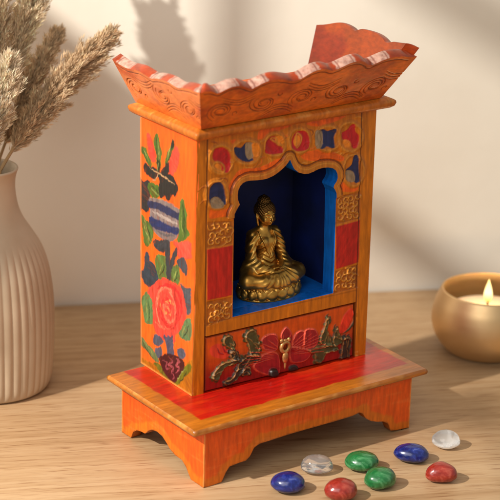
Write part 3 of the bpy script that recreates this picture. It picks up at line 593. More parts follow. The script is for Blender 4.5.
# base plate: red field with an ochre border
PL = [(-.2166, -.3135), (1.137, -.3215), (1.143, .44), (-.2095, .4415)]
def plate_paint(cv, top):
    x, y = cv.wx, cv.wy
    cv.streaks(5, 40, .25, 3)
    ins = np.minimum.reduce([x + .213 - .0, y + .3165, 1.139 - x + .055, .4408 - y + .085])
    w = sstep(.090, .100, ins + .016 * (fbm(x * 14, y * 14, 9) - .5))
    n = fbm(x * 5, y * 34, 44, 4); n2 = fbm(x * 3, y * 9, 45, 3)
    red = lin((176, 20, 8))[None] * (.75 + .5 * n)[:, None]
    org = sstep(.52, .75, n2) * .45
    red = red * (1 - org[:, None]) + lin((214, 66, 14))[None] * org[:, None]
    cv.c = cv.c * (1 - w[:, None]) + red * w[:, None]
    cv.h += .0016 * (n - .5)
slab('base_plate', PL, [(.014, -.0319), (.004, -.028), (0, -.016), (.002, -.006), (.008, 0)], (178, 102, 22), plate_paint, M_PLATE, shrine, 190, 130)

# skirt boards with cut-out arches
def board(name, top0, top1, prof, hbase, thick, paintf, nrm, nu=220, nv=60, mit=(0, 0)):
    """upright board: from a straight top edge down to a shaped bottom edge prof(s)->z"""
    s = np.linspace(0, 1, nu)
    px = np.array([p[0] for p in prof]); pz = np.array([p[1] for p in prof])
    zb = np.interp(s, px, pz); zb = np.maximum(zb, ZT + .0005)
    e = top1 - top0; L = np.linalg.norm(e)
    v = np.linspace(0, 1, nv)
    Sg, Vg = np.meshgrid(s, v)
    Z = hbase + (zb[None] - hbase) * Vg
    P = top0[None, None] + Sg[..., None] * e + 0; P = P.copy(); P[..., 2] = Z
    cv = Canvas(Sg * L, Z, (222, 84, 14), 31)
    paintf(cv, Sg.ravel(), Z.ravel(), np.tile(zb, nv), L)
    nrm = np.asarray(nrm, float)
    P = P.reshape(-1, 3) - cv.h[:, None] * nrm[None]
    back = P.copy() + thick * nrm[None]
    sh = mit[0] * (Sg.ravel() < 1e-6) + mit[1] * (Sg.ravel() > 1 - 1e-6)
    back += (sh[:, None]) * (e / L)[None]
    n = len(P); F = grid_faces(nv, nu).tolist(); F += [tuple(i + n for i in f[::-1]) for f in F]
    # bottom rim (own verts so the edge stays crisp), ends
    Vs = [P, back]; cs = [cv.c, cv.c * .8]
    lo = P[-nu:]; lb = back[-nu:]; o = 2 * n
    Vs += [lo, lb]; cs += [cv.c[-nu:], cv.c[-nu:] * .6]
    F += [(o + i, o + nu + i, o + nu + i + 1, o + i + 1) for i in range(nu - 1)]
    for c0 in (0, nu - 1):
        o = sum(len(x) for x in Vs)
        Vs += [P[c0::nu], back[c0::nu]]; cs += [cv.c[c0::nu]] * 2
        F += [(o + i, o + i + 1, o + nv + i + 1, o + nv + i) for i in range(nv - 1)]
    return mesh(name, np.vstack(Vs), F, M_PAINT, shrine, np.vstack(cs))
def skirt_paint(cv, s, z, zb, L):
    cv.streaks(18, 5, .2, 12)
    n = fbm(cv.X * 6, cv.Y * 6, 17)
    cv.grade((224, 98, 34), .4 * sstep(.45, .7, n))
    cv.grade((206, 76, 16), .5 * sstep(.5, .75, fbm(cv.X * 4 + 9, cv.Y * 12, 19)))
    # ochre edging that follows the cut bottom edge
    xs = np.linspace(0, 1, 260); zz = np.interp(xs, s[:220], zb[:220])
    d, _, _ = seg_dist(cv.wx, cv.wy, np.stack([xs * L, zz], 1), False)
    w = 1 - sstep(.034, .05, d + .03 * (fbm(cv.X * 16, cv.Y * 16, 77) - .5))
    cv.grade((204, 112, 20), w * .7)
    sc_ = sstep(.66, .72, fbm(cv.X * 9, cv.Y * 60, 78)); cv.grade((232, 142, 70), sc_ * .14)
    e_ = np.minimum(cv.X, L - cv.X); cv.grade((228, 150, 76), (1 - sstep(.004, .012, e_ + .006 * fbm(cv.X * 60, cv.Y * 60, 79))) * .8)
    e_ = np.abs(d); cv.grade((120, 62, 20), (1 - sstep(.003, .009, e_ + .006 * fbm(cv.X * 50, cv.Y * 50, 80))) * .6)
    cv.h += .001 * (fbm(cv.X * 40, cv.Y * 9, 5) - .5)
sl = np.array([-.137, .42, 0]); sf = np.array([-.142, -.287, 0]); sr = np.array([1.065, -.29, 0]); sb = np.array([1.065, .418, 0])
zk = -.0325
board('skirt_board', sf, sr, DATA['fsk'], zk, .05, skirt_paint, (0, 1, 0), mit=(.05, -.05))
board('skirt_board', sl, sf, DATA['lsk'], zk, .05, skirt_paint, (1, 0, 0), mit=(-.0, -.05))
rp = [(1 - p[0], p[1]) for p in DATA['lsk']][::-1]
board('skirt_board', sr, sb, rp, zk, .05, skirt_paint, (-1, 0, 0), nu=220, nv=40, mit=(.05, 0))
bp = [(1 - p[0], p[1]) for p in DATA['fsk']][::-1]
board('skirt_board', sb - [.05, 0, 0], sl + [.05, 0, 0], bp, zk, .05, skirt_paint, (0, -1, 0), nu=220, nv=40)

# left side panel with painted flowers
def side_panel():
    Ls = np.linalg.norm(A - C); nu, nv = 170, 430
    s = np.linspace(0, 1, nu); t = np.linspace(0, H, nv); Sg, Tg = np.meshgrid(s, t)
    cv = Canvas(Sg * Ls, Tg, (220, 84, 6), 41, wob=.0065)
    cv.streaks(26, 5, .12, 4)
    cv.grade((216, 100, 30), .6 * sstep(.95, .25, Tg.ravel()))  # light's gradient put into the orange, paler towards the bottom
    cv.var = .95; rose = None
    for kind, c, pts, w in DATA['side']:
        if c == [236, 88, 72]: rose = P2(pts, Ls).mean(0)
        c = tuple(255 * ((v / 255) ** 1.24) * .93 for v in c)
        if kind == 'p': cv.poly(P2(pts, Ls), c, .0045, h=.0003, rag=.32, grow=.003)
        else: cv.stroke(P2(pts, Ls), c, w, .003, h=.0003, rag=.35)
    rr_ = random.Random(4)
    for k in range(26):                                    # petals of the rose, dabbed in two tones
        a = k * 2.4; rad = .022 + .0032 * k
        q_ = [(rose[0] + rad * math.cos(a + .32 * j - .5) * 1.0, rose[1] + rad * math.sin(a + .32 * j - .5) * 1.25) for j in range(5)]
        cv.stroke(q_, [(188, 40, 36), (232, 104, 78), (208, 60, 48)][k % 3], .010 + .006 * rr_.random(), .003, rag=.6)
    for kind, c, pts, w in DATA['side']:                   # dry darker dabs and light veins over leaves
        if kind == 'p' and c[1] > c[2] + 24 and c[1] > c[0]:
            q = P2(pts, Ls); m_ = q.mean(0); d_ = q - m_; far = d_[np.argmax((d_ ** 2).sum(1))]
            for o_ in (-.25, .2):
                pp_ = [m_ + far * t_ * .75 + np.array([-far[1], far[0]]) * o_ * .6 * (1 - t_ * t_) for t_ in (-.8, -.3, .2, .7)]
                cv.stroke(pp_, (34, 40, 24) if o_ < 0 else (128, 134, 70), .006, .003, rag=.75)
    # thin light edge at the bottom where paint chipped
    cv.h += .0008 * (fbm(cv.X * 50, cv.Y * 8, 6) - .5)
    w = (1 - sstep(.004, .016, cv.Y)) ; cv.grade((226, 150, 74), w * .7)
    w = (1 - sstep(.006, .016, cv.X)); cv.grade((226, 140, 84), w * .5)
    q = lambda U, V: (1 - V)[..., None] * ((1 - U)[..., None] * C + U[..., None] * A) + V[..., None] * ((1 - U)[..., None] * C1 + U[..., None] * A1)
    P = q(Sg, Tg / H).reshape(-1, 3); P[:, 0] -= cv.h + .004
    back = np.array([C, A, A1, C1]) + [.03, 0, 0]
    n = len(P); V = np.vstack([P, back]); F = grid_faces(nv, nu).tolist() + [(n, n + 3, n + 2, n + 1)]
    i0 = list(range(nu)); F += [tuple(i0[::-1]) + (n, n + 1)]
    i1 = list(range(n - nu, n)); F += [tuple(i1) + (n + 2, n + 3)]
    il = list(range(0, n, nu)); F += [tuple(il) + (n + 3, n)]
    ir = list(range(nu - 1, n, nu)); F += [tuple(ir[::-1]) + (n + 1, n + 2)]
    o = mesh('side_panel', V, F, M_PAINT, shrine, np.vstack([cv.c, np.tile(lin((210, 100, 30)), (4, 1))]))
    o['label'] = 'side panel painted with a pink rose, green leaves and a grey banded vase'
side_panel()
def plain_box(name, pts, mat, parent):
    """8 corners: bottom 4 then top 4"""
    return mesh(name, pts, [(3, 2, 1, 0), (4, 5, 6, 7), (0, 1, 5, 4), (1, 2, 6, 5), (2, 3, 7, 6), (3, 0, 4, 7)], mat, parent, smooth=False)
i3 = np.array([.03, 0, 0]); j3 = np.array([0, .03, 0])
plain_box('side_panel', [B - i3 + [0, .084, 0], B + [0, .084, 0], D, D - i3, B1 - i3 + [0, .084, 0], B1 + [0, .084, 0], D1, D1 - i3], M_ORANGE, shrine)
plain_box('back_panel', [C + i3 - j3, D - i3 - j3, D - i3, C + i3, C1 + i3 - j3, D1 - i3 - j3, D1 - i3, C1 + i3], M_ORANGE, shrine)

# carved front board with the cusped opening and drawer slot
arch = P2(DATA['arch'], 1)
def spiral_scroll(cv, q, seed, c, w=.008, n=9):
    q = np.asarray(q, float); r = random.Random(seed)
    lo = q.min(0) + .012; hi = q.max(0) - .012
    nx = max(3, round((hi[0] - lo[0]) / .032)); ny = max(2, round((hi[1] - lo[1]) / .032))
    for i in range(nx):
        for j in range(ny):
            cx = lo[0] + (i + .5 + r.uniform(-.18, .18)) * (hi[0] - lo[0]) / nx; cy = lo[1] + (j + .5 + r.uniform(-.18, .18)) * (hi[1] - lo[1]) / ny
            a0 = r.uniform(0, 6.28); dr = r.choice((-1, 1)); R = r.uniform(.017, .023)
            P = [(cx + R * (1 - .8 * k / 9) * math.cos(a0 + dr * k * .62), cy + R * (1 - .8 * k / 9) * math.sin(a0 + dr * k * .62)) for k in range(10)]
            P = [(P[0][0] + R * .9 * math.sin(a0), P[0][1] - R * .9 * math.cos(a0))] + P
            cv.stroke(P, c, w, .003, h=.006, rag=.1)

def front_frame():
    nu, nv = 380, 470
    s = np.linspace(0, 1, nu); t = np.linspace(0, H, nv); Sg, Tg = np.meshgrid(s, t)
    cv = Canvas(Sg, Tg, (196, 108, 8), 51, wob=.0018)
    x, y = cv.X, cv.Y
    cv.streaks(70, 4, .22, 14)
    # flat fields, painted first
    for k in ('lu', 'll', 'ru', 'rl'):
        q = DATA['scr'][k]
        cv.poly(q, (166, 88, 18), .003, h=-.003, smooth=False)
        spiral_scroll(cv, q, hash_of[k], (206, 134, 40), .0065)
    for k in ('redL', 'redR'):
        cv.poly(DATA[k], (184, 30, 20), .003, h=.001, smooth=False)
    rr_ = random.Random(5)
    for i in range(70):
        px, py = rr_.uniform(.07, .93), rr_.uniform(.86, 1.19)
        a0 = rr_.uniform(0, 6.28); q_ = [(px + .02 * k * math.cos(a0 + .5 * k) , py + .014 * k * math.sin(a0 + .5 * k)) for k in range(4)]
        cv.stroke(q_, rr_.choice([(206, 132, 42), (150, 70, 16), (214, 96, 14)]), .006, .003, h=.002, rag=.4)
    for kind, c, pts, w in DATA['front']:
        if kind == 'p': cv.poly(pts, c if c[2] < 100 or c[0] < 100 else (124, 98, 74), .003, h=-.003 if c[0] < 200 else 0, grow=.007 if c[0] < 200 else 0, rag=.2)
        else: cv.stroke(pts, (188, 106, 18) if w > .02 else (202, 128, 40), w * .85, .005, h=.004 if w > .02 else .003, closed=True, rag=.4)
    # raised moulding along the arch
    da, ina, _ = seg_dist(cv.wx, cv.wy, arch, True)
    band = (1 - sstep(.030, .036, da)) * (y > .83)
    cv.grade((182, 108, 30), band * .85); cv.h += .006 * band
    groove = (1 - sstep(.002, .006, np.abs(da - .037))) * (y > .84)
    cv.grade((104, 48, 16), groove * .8); cv.h -= .004 * groove
    g2 = (1 - sstep(.0015, .004, np.abs(da - .02))) * (y > .84)
    cv.grade((206, 140, 54), g2 * .6)
    # joint lines of the two corner posts
    for a, b in ((DATA['post'][0], DATA['post'][1]), (DATA['post'][2], DATA['post'][3])):
        xx = b[0] + (a[0] - b[0]) * (y - b[1]) / (a[1] - b[1])
        g = 1 - sstep(.002, .005, np.abs(x - xx)); cv.grade((84, 40, 14), g * .75); cv.h -= .005 * g
    # rail between niche and drawer; bottom wear
    g = (1 - sstep(.002, .005, np.abs(y - .345))) * ((x > .07) & (x < .93)); cv.grade((110, 56, 18), g * .4)
    wr = sstep(.6, .8, fbm(x * 40, y * 40, 71)) * (1 - sstep(.01, .05, y)); cv.grade((224, 170, 96), wr * .8)
    cv.h += .001 * (fbm(x * 90, y * 7, 6) - .5)
    q = lambda U, V: (1 - V)[:, None] * ((1 - U)[:, None] * A + U[:, None] * B) + V[:, None] * ((1 - U)[:, None] * A1 + U[:, None] * B1)
    # openings: snap the grid to them and drop the cells inside
    dr = np.asarray(DATA['drawer'], float)
    cx, cy = dr.mean(0); dr = dr + np.sign(dr - [cx, cy]) * .004
    dr[dr[:, 1] < .1, 1] = -.02
    sd = np.full(len(x), 9.); sx = x.copy(); sy = y.copy()
    for P in (arch, dr):
        d, ins, _ = seg_dist(x, y, P, True); sgn = np.where(ins, -d, d)
        near = d < .0034
        I = np.nonzero(near)[0]
        # closest point on the outline
        best = np.full(len(I), 9.); bx = x[I].copy(); by = y[I].copy()
        for i in range(len(P)):
            a = P[i]; b = P[(i + 1) % len(P)]; ab = b - a
            tt = np.clip(((x[I] - a[0]) * ab[0] + (y[I] - a[1]) * ab[1]) / (ab @ ab + 1e-14), 0, 1)
            qx = a[0] + tt * ab[0]; qy = a[1] + tt * ab[1]; dd = (qx - x[I]) ** 2 + (qy - y[I]) ** 2
            m = dd < best; best = np.where(m, dd, best); bx = np.where(m, qx, bx); by = np.where(m, qy, by)
        mv = np.abs(sgn[I]) < .0017
        sx[I[mv]] = bx[mv]; sy[I[mv]] = by[mv]; sgn[I[mv]] = 0
        sd = np.minimum(sd, sgn)
    sy = np.clip(sy, 0, H)
    F = grid_faces(nv, nu)
    keep = (sd[F].max(1) > 1e-9) & (sd[F].mean(1) > -.0004)
    F = F[keep]
    Pn = np.cross(B - A, A1 - A); Pn /= np.linalg.norm(Pn)
    P = q(sx, sy / H)
    Pf = P - 0 * Pn[None]; Pf = P + cv.h[:, None] * Pn[None] * (1 if Pn[1] < 0 else -1)
    # boundary edges -> extrude inwards
    E = np.concatenate([F[:, [0, 1]], F[:, [1, 2]], F[:, [2, 3]], F[:, [3, 0]]])
    key = np.sort(E, 1); kk = key[:, 0].astype(np.int64) * 10 ** 7 + key[:, 1]
    u, idx, cnt = np.unique(kk, return_index=True, return_counts=True)
    Eb = E[idx[cnt == 1]]
    bv = np.unique(Eb); mp = {int(v): i for i, v in enumerate(bv)}
    n = len(P); thick = np.array([0, .084, 0])
    inner = (np.abs(sx[bv] - .5) < .36) & (sy[bv] > .33) & (sy[bv] < 1.1)
    wc = np.where(inner[:, None], lin((8, 96, 184))[None], lin((150, 76, 20))[None]) * (.8 + .4 * fbm(sx[bv] * 20, sy[bv] * 20, 3))[:, None]
    V = np.vstack([Pf, Pf[bv], P[bv] + thick])
    nb = len(bv)
    Fs = [(int(b), int(a), n + nb + mp[int(a)], n + nb + mp[int(b)]) for a, b in Eb]
    Fs = [(n + mp[f[0]], n + mp[f[1]], f[2], f[3]) for f in Fs]
    o = mesh('front_frame', V, F.tolist() + Fs, M_PAINT, shrine, np.vstack([cv.c, wc, wc]))
    # remove loose inside verts
    import bmesh
    bm = bmesh.new(); bm.from_mesh(o.data)
    bmesh.ops.delete(bm, geom=[v for v in bm.verts if not v.link_faces], context='VERTS')
    bm.to_mesh(o.data); bm.free()
    o['label'] = 'carved front board with gold scrollwork, red squares and a cusped arch'
hash_of = dict(lu=3, ll=5, ru=8, rl=13)
front_frame()

# niche lining: five boards, open to the front
nx0, nx1, ny0, ny1, nz0, nz1 = .172, .828, .1, .398, .352, 1.1
nv_ = [(nx0, ny0, nz0), (nx1, ny0, nz0), (nx1, ny1, nz0), (nx0, ny1, nz0), (nx0, ny0, nz1), (nx1, ny0, nz1), (nx1, ny1, nz1), (nx0, ny1, nz1)]
t_ = .012
no_ = [(nx0 - t_, ny0, nz0 - t_), (nx1 + t_, ny0, nz0 - t_), (nx1 + t_, ny1 + t_, nz0 - t_), (nx0 - t_, ny1 + t_, nz0 - t_), (nx0 - t_, ny0, nz1 + t_), (nx1 + t_, ny0, nz1 + t_), (nx1 + t_, ny1 + t_, nz1 + t_), (nx0 - t_, ny1 + t_, nz1 + t_)]
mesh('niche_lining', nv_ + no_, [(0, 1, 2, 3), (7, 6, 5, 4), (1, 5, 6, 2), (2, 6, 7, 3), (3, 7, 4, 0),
     (11, 10, 9, 8), (12, 13, 14, 15), (9, 10, 14, 13), (10, 11, 15, 14), (11, 8, 12, 15), (8, 9, 1, 0), (4, 5, 13, 12), (9, 13, 5, 1), (0, 4, 12, 8)], M_BLUE, shrine, smooth=False, mats=[M_BLUE, M_NICHE_SHADE], fmat=[0, 1, 1, 1, 1] + [0] * 10)

# drawer
def drawer():
    q = np.asarray(DATA['drawer'], float); q = np.array([q[3], q[2], q[1], q[0]])       # bl br tr tl
    q[:2, 1] = .004; q[2:, 1] -= .006; q[[0, 3], 0] += .004; q[[1, 2], 0] -= .004
    nu, nv = 330, 120
    U, W = np.meshgrid(np.linspace(0, 1, nu), np.linspace(0, 1, nv))
    st = (1 - W)[..., None] * ((1 - U)[..., None] * q[0] + U[..., None] * q[1]) + W[..., None] * ((1 - U)[..., None] * q[3] + U[..., None] * q[2])
    X = st[..., 0]; Y = st[..., 1]
    cv = Canvas(X, Y, (210, 80, 10), 61, wob=.002)
    cv.streaks(6, 40, .2, 9)
    cv.grade((150, 22, 16), 1. * sstep(.2, .05, cv.Y + .05 * (fbm(cv.X * 8, cv.Y * 8, 5) - .5)))
    def lobes(pts, c, h):
        # leafy lobes and a curled tip along the edge of a carved leaf
        if h < .01 or len(pts) > 13: return
        q = crom(pts, 3, True); m = q.mean(0); r = random.Random(int(abs(m[0]) * 1000))
        for i in range(0, len(q), 2):
            d = q[i] - m; d /= np.linalg.norm(d) + 1e-9; rad = r.uniform(.007, .013)
            e_ = [(q[i][0] + d[0] * .002 + rad * math.cos(a), q[i][1] + d[1] * .002 + rad * math.sin(a)) for a in np.linspace(0, 6.28, 9)[:-1]]
            cv.poly(e_, c, .003, h=h * .25, rag=.2)
        for _ in range(3):
            k = r.randrange(len(q)); a0 = math.atan2(q[k][1] - m[1], q[k][0] - m[0])
            cv.stroke([(q[k][0] + .016 * (1 - .14 * j) * math.cos(a0 + .75 * j), q[k][1] + .016 * (1 - .14 * j) * math.sin(a0 + .75 * j)) for j in range(6)], c, .009, .002, h=.004, rag=.1)
            cv.stroke([(m[0] + (q[k][0] - m[0]) * t_ + .004 * math.sin(5 * t_), m[1] + (q[k][1] - m[1]) * t_) for t_ in (.05, .35, .65, .95)], (140, 100, 54), .004, .002, h=.002, rag=.5)
    for kind, c, pts, w, h in DATA['drawer_paint']:
        if kind == 'p': cv.poly(pts, (44, 26, 18) if h >= .01 else c, .003, h=h * .5, grow=.005 if h >= .01 else 0); cv.poly(pts, c, .003, h=h * .5, rag=.3); lobes(pts, c, h)
        elif kind == 'c': cv.stroke(pts, c, w, .002, h=.002, closed=True, rag=.95 if c[0] < 150 else .3)
        else: cv.stroke(pts, c, w, .0025, h=max(h, .003))
    rr_ = random.Random(9)
    for i in range(36):                                    # petal veins round the pull, small tendrils at the sides
        a0 = -.3 + i * .19 if i < 20 else None
        if a0 is not None:
            q_ = [(.512 + (.05 + .05 * k) * math.cos(a0) * 1.2, .10 + (.035 + .022 * k) * math.sin(a0)) for k in range(4)]
            cv.stroke(q_, (206, 74, 48), .004, .002, h=.002, rag=.4)
        else:
            continue
            px, py = rr_.choice([rr_.uniform(.1, .33), rr_.uniform(.7, .9)]), rr_.uniform(.05, .24); a = rr_.uniform(0, 6.28)
            cv.stroke([(px + .016 * k * math.cos(a + .6 * k), py + .013 * k * math.sin(a + .6 * k)) for k in range(5)], rr_.choice([(190, 132, 70), (60, 44, 30), (120, 30, 20)]), .006, .002, h=.003, rag=.3)
    e = np.minimum.reduce([U.ravel() * .86, (1 - U.ravel()) * .86, W.ravel() * .28, (1 - W.ravel()) * .28])
    cv.grade((92, 36, 14), .6 * (1 - sstep(.002, .008, e)))
    cv.h -= .006 * (1 - sstep(0, .006, e))
    V2 = Y / H
    P = ((1 - V2)[..., None] * ((1 - X)[..., None] * A + X[..., None] * B) + V2[..., None] * ((1 - X)[..., None] * A1 + X[..., None] * B1)).reshape(-1, 3)
    P[:, 1] += .006 - cv.h
    n = len(P); bk = P[[0, nu - 1, n - 1, n - nu]] + [0, .28, 0]
    F = grid_faces(nv, nu).tolist()
    F += [tuple(range(nu))[::-1] + (n, n + 1), tuple(range(n - nu, n)) + (n + 2, n + 3), tuple(range(0, n, nu)) + (n + 3, n), tuple(range(nu - 1, n, nu))[::-1] + (n + 1, n + 2), (n, n + 3, n + 2, n + 1)]
    d = mesh('drawer', np.vstack([P, bk]), F, M_PAINT, shrine, np.vstack([cv.c, np.tile(lin((60, 24, 12)), (4, 1))]))
    d['label'] = 'red drawer front with carved lotus petals and dark leaves'
    # brass pull: pierced boss with two ears and a hanging drop
    bmV, bmF = [], []
    def add(V, F):
        o = sum(len(v) for v in bmV); bmV.append(np.asarray(V, float)); bmF.extend([tuple(i + o for i in f) for f in F])
    s0, t0 = DATA['knob']; ctr = A + s0 * (B - A) + (t0 / H) * (A1 - A) + np.array([0, -.006, 0])
    def torus(c, R, r, nu_=28, nv_=12, sx=1, sz=1):
        u, v = np.meshgrid(np.linspace(0, 2 * np.pi, nu_, endpoint=False), np.linspace(0, 2 * np.pi, nv_, endpoint=False), indexing='ij')
        X_ = (R + r * np.cos(v)) * np.cos(u) * sx + c[0]; Z_ = (R + r * np.cos(v)) * np.sin(u) * sz + c[2]; Y_ = c[1] - r * np.sin(v)
        i = np.arange(nu_)[:, None]; j = np.arange(nv_)[None]
        F = np.stack([i * nv_ + j, ((i + 1) % nu_) * nv_ + j, ((i + 1) % nu_) * nv_ + (j + 1) % nv_, i * nv_ + (j + 1) % nv_], -1).reshape(-1, 4)
        add(np.stack([X_, Y_, Z_], -1).reshape(-1, 3), F.tolist())
    def blob(c, r, n1=18, n2=12):
        u, v = np.meshgrid(np.linspace(0, 2 * np.pi, n1, endpoint=False), np.linspace(.001, np.pi - .001, n2), indexing='ij')
        V = np.stack([c[0] + r[0] * np.cos(u) * np.sin(v), c[1] + r[1] * np.sin(u) * np.sin(v), c[2] + r[2] * np.cos(v)], -1).reshape(-1, 3)
        i = np.arange(n1)[:, None]; j = np.arange(n2 - 1)[None]
        F = np.stack([i * n2 + j, ((i + 1) % n1) * n2 + j, ((i + 1) % n1) * n2 + j + 1, i * n2 + j + 1], -1).reshape(-1, 4)
        add(V, F[:, ::-1].tolist())
    torus(ctr, .022, .0095, sz=1.1)
    blob(ctr + [-.021, 0, .034], (.010, .008, .012)); blob(ctr + [.021, 0, .034], (.010, .008, .012)); blob(ctr + [0, 0, .034], (.012, .007, .008))
    blob(ctr + [0, -.004, -.052], (.017, .011, .03)); blob(ctr + [0, -.004, -.088], (.006, .006, .026)); blob(ctr + [0, -.002, -.028], (.009, .009, .008))
    p = mesh('drawer_pull', np.vstack(bmV), bmF, M_BRASS_PULL, d)
drawer()
# dark inside of the slot, behind the drawer face
plain_box('drawer_case', [(.05, .1, .006), (.945, .1, .006), (.945, .42, .006), (.05, .42, .006), (.05, .1, .33), (.945, .1, .33), (.945, .42, .33), (.05, .42, .33)], M_DARK, shrine)

# cornice
CO = [(-.035, -.028), (1.1, -.03), (1.1, .535), (-.035, .54)]
def co_paint(cv, top):
    cv.streaks(6, 50, .22, 3)
slab('cornice', CO, [(.045, H + .0005), (.02, H + .007), (.006, H + .018), (0, H + .034), (.002, H + .044), (.009, H + .050), (.032, H + .0605)], (182, 98, 26), co_paint, M_PAINT, shrine, 90, 60)

# flared roof boards with scalloped, part white rims
ZB = H + .0615
f_bl = np.array([-.004, -.018, ZB]); f_br = np.array([1.025, -.006, ZB]); l_b = np.array([-.004, .522, ZB]); r_b = np.array([1.025, .515, ZB])
f_tl = np.array([-.0982, -.144, 1.498]); f_tr = np.array([1.1062, -.144, 1.498]); l_t = np.array([-.0982, .573, 1.494]); r_t = np.array([1.106, .553, 1.508])
def roof_board(name, b0, b1, t0, t1, prof, inward, patches, mit, seed, label, stained=False, flip=False):
    nu, nv, nr = 330, 90, 8
    s = np.linspace(0, 1, nu)
    pp = crom(prof, 5); 
    hz = np.interp(s, np.maximum.accumulate(pp[:, 0]), pp[:, 1])
    e = (b1 - b0); L = np.linalg.norm(t1 - t0)
    Bp = b0 + s[:, None] * (b1 - b0); Tp = t0 + s[:, None] * (t1 - t0)
    up = (t0 - b0) - ((t0 - b0) @ (e / np.linalg.norm(e))) * e / np.linalg.norm(e)      # slope direction, per unit of height
    up = up / up[2]
    Tp = Tp + hz[:, None] * up[None]
    nrm = np.cross(e, up); nrm /= np.linalg.norm(nrm)
    if nrm @ inward < 0: nrm = -nrm
    thick = .05
    v = np.linspace(0, 1, nv)
    G = (1 - v)[:, None, None] * Bp[None] + v[:, None, None] * Tp[None]              # nv,nu,3
    hh = np.linalg.norm(up) * .23
    X = np.tile(s * L, (nv, 1)); Y = np.tile(v[:, None] * hh, (1, nu)) * (Tp[:, 2] - ZB)[None] / (1.498 - ZB)
    ytop = Y[-1]
    cv = Canvas(X, Y, (214, 98, 14), seed, wob=.002)
    cv.streaks(7, 26, .25, seed)
    cv.grade((206, 92, 30), .5 * sstep(.45, .75, fbm(cv.X * 7, cv.Y * 14, seed + 3)))
    if seed == 91: cv.grade((200, 118, 70), .7 * sstep(-.1, .22, cv.Y + .1 * (fbm(cv.X * 6, cv.Y * 6, 4) - .5)))  # window sheen put into the left board's colour as pale peach
    else: cv.grade((206, 96, 20), .55 * (1 - sstep(.0, .12, cv.Y)))
    cv.grade((150, 42, 12), .6 * sstep(.5, .72, fbm(cv.X * 4 + 3, cv.Y * 8, seed + 4)))
    if not stained:
        dk = (104, 44, 14)
        # double line under the rim and cloud scrolls
        cv.stroke(np.stack([s[6:-6:6] * L, ytop[6:-6:6] - .022], 1), dk, .006, .002, h=-.003, taper=False)
        n = 5 if L > 1 else 3
        r = random.Random(seed); dk = (96, 38, 10)
        for k in range(n):
            w = L / n; up_ = k % 2
            cx = (k + .5 + r.uniform(-.08, .08)) * w; cy = (.124 if up_ else .108) + r.uniform(-.008, .008)
            dr = 1 if up_ else -1; a0 = (2.2 if up_ else -2.2) + r.uniform(-.3, .3); R0 = r.uniform(.07, .078)
            for sc_, tn in ((1, 15), (.72, 13), (.4, 9)):
                P = [(cx + 1.25 * R0 * sc_ * (1 - .058 * i) * math.cos(a0 + dr * i * .55), cy + R0 * sc_ * (1 - .058 * i) * math.sin(a0 + dr * i * .55)) for i in range(tn)]
                cv.stroke(P, dk, .0048, .002, h=-.0055, rag=.2)
            # three flowing lines that lead on to the next cloud
            for j in range(3):
                o_ = (.018 * j + .004) * (-1 if up_ else 1)
                P = [(cx + .02 * w + i * .8 * w / 7, cy + (-.062 if up_ else .062) + o_ + (.038 if up_ else -.038) * math.sin(i * .45) ) for i in range(8)]
                cv.stroke(P, dk, .0045, .002, h=-.004, rag=.3)
            P = [(cx + .36 * w + .02 * math.cos(a0 + dr * i * .7) * (1 - .1 * i), cy + (.05 if up_ else -.03) + .018 * math.sin(a0 + dr * i * .7) * (1 - .1 * i)) for i in range(8)]
            cv.stroke(P, dk, .0045, .002, h=-.004, rag=.2)
        hi = sstep(.5, .8, fbm(cv.X * 60, cv.Y * 60, seed + 30)) * sstep(-.001, .0005, cv.h)
        cv.grade((214, 122, 44), .35 * hi)
    if stained:
        cv.grade((120, 26, 12), .7 * sstep(.5, .7, fbm(cv.X * 7, cv.Y * 9, seed + 8)))
    o_t = lambda ss: mit[0] * np.clip(1 - ss / .06, 0, 1) + mit[1] * np.clip((ss - .94) / .06, 0, 1)
    off = (thick * nrm)[None] + o_t(s)[:, None] * (e / np.linalg.norm(e))[None]
    front = G - nrm[None, None] * cv.h.reshape(nv, nu, 1)
    rows = [front.reshape(-1, 3)]; cols = [cv.c]; F = grid_faces(nv, nu).tolist()
    # rim, own vertices for a crisp corner
    w = np.linspace(0, 1, nr)
    rim = Tp[None] + w[:, None, None] * off[None]
    rim[1:-1] += up[None, None] * (.004 * np.sqrt(np.sin(np.pi * w[1:-1])))[:, None, None] * (np.clip(s / .02, 0, 1) * np.clip((1 - s) / .02, 0, 1))[None, :, None]
    rx = np.tile(s * L, (nr, 1)).ravel(); ry = np.repeat(w, nu) * thick
    rc = lin((158, 56, 18))[None] * (.7 + .6 * fbm(rx * 14, ry * 30, seed + 5))[:, None]
    for a, b in patches:
        jit = .012 * (vnoise(ry * 120, rx * 3, seed) - .5)
        m = sstep(a * L - .003, a * L + .003, rx + jit) * (1 - sstep(b * L - .003, b * L + .003, rx + jit))
        wn = fbm(rx * 60, ry * 60, seed + 9)
        wcol = lin((188, 146, 128))[None] * (.72 + .5 * wn)[:, None]
        spot = sstep(.7, .78, vnoise(rx * 150, ry * 150, seed + 2))
        wcol = wcol * (1 - .5 * spot[:, None]) + lin((150, 90, 70))[None] * .5 * spot[:, None]
        m = m * np.clip(.82 + .3 * wn, 0, 1)
        rc = rc * (1 - m[:, None]) + wcol * m[:, None]
        for q in (a + .012, b - .012):
            ln = 1 - sstep(.002, .005, np.abs(rx - q * L)); rc = rc * (1 - .7 * ln[:, None]) + lin((120, 60, 46))[None] * .7 * ln[:, None]
    o = len(rows[0]); rows.append(rim.reshape(-1, 3)); cols.append(rc); F += grid_faces(nr, nu, off=o).tolist()
    # inner face
    bk = (G[::6] + off[None])
    if (nv - 1) % 6: bk = np.concatenate([bk, (G[-1:] + off[None])])
    nb = len(bk); o += len(rim.reshape(-1, 3))
    bx = np.tile(s * L, (nb, 1)).ravel(); by = bk.reshape(-1, 3)[:, 2]
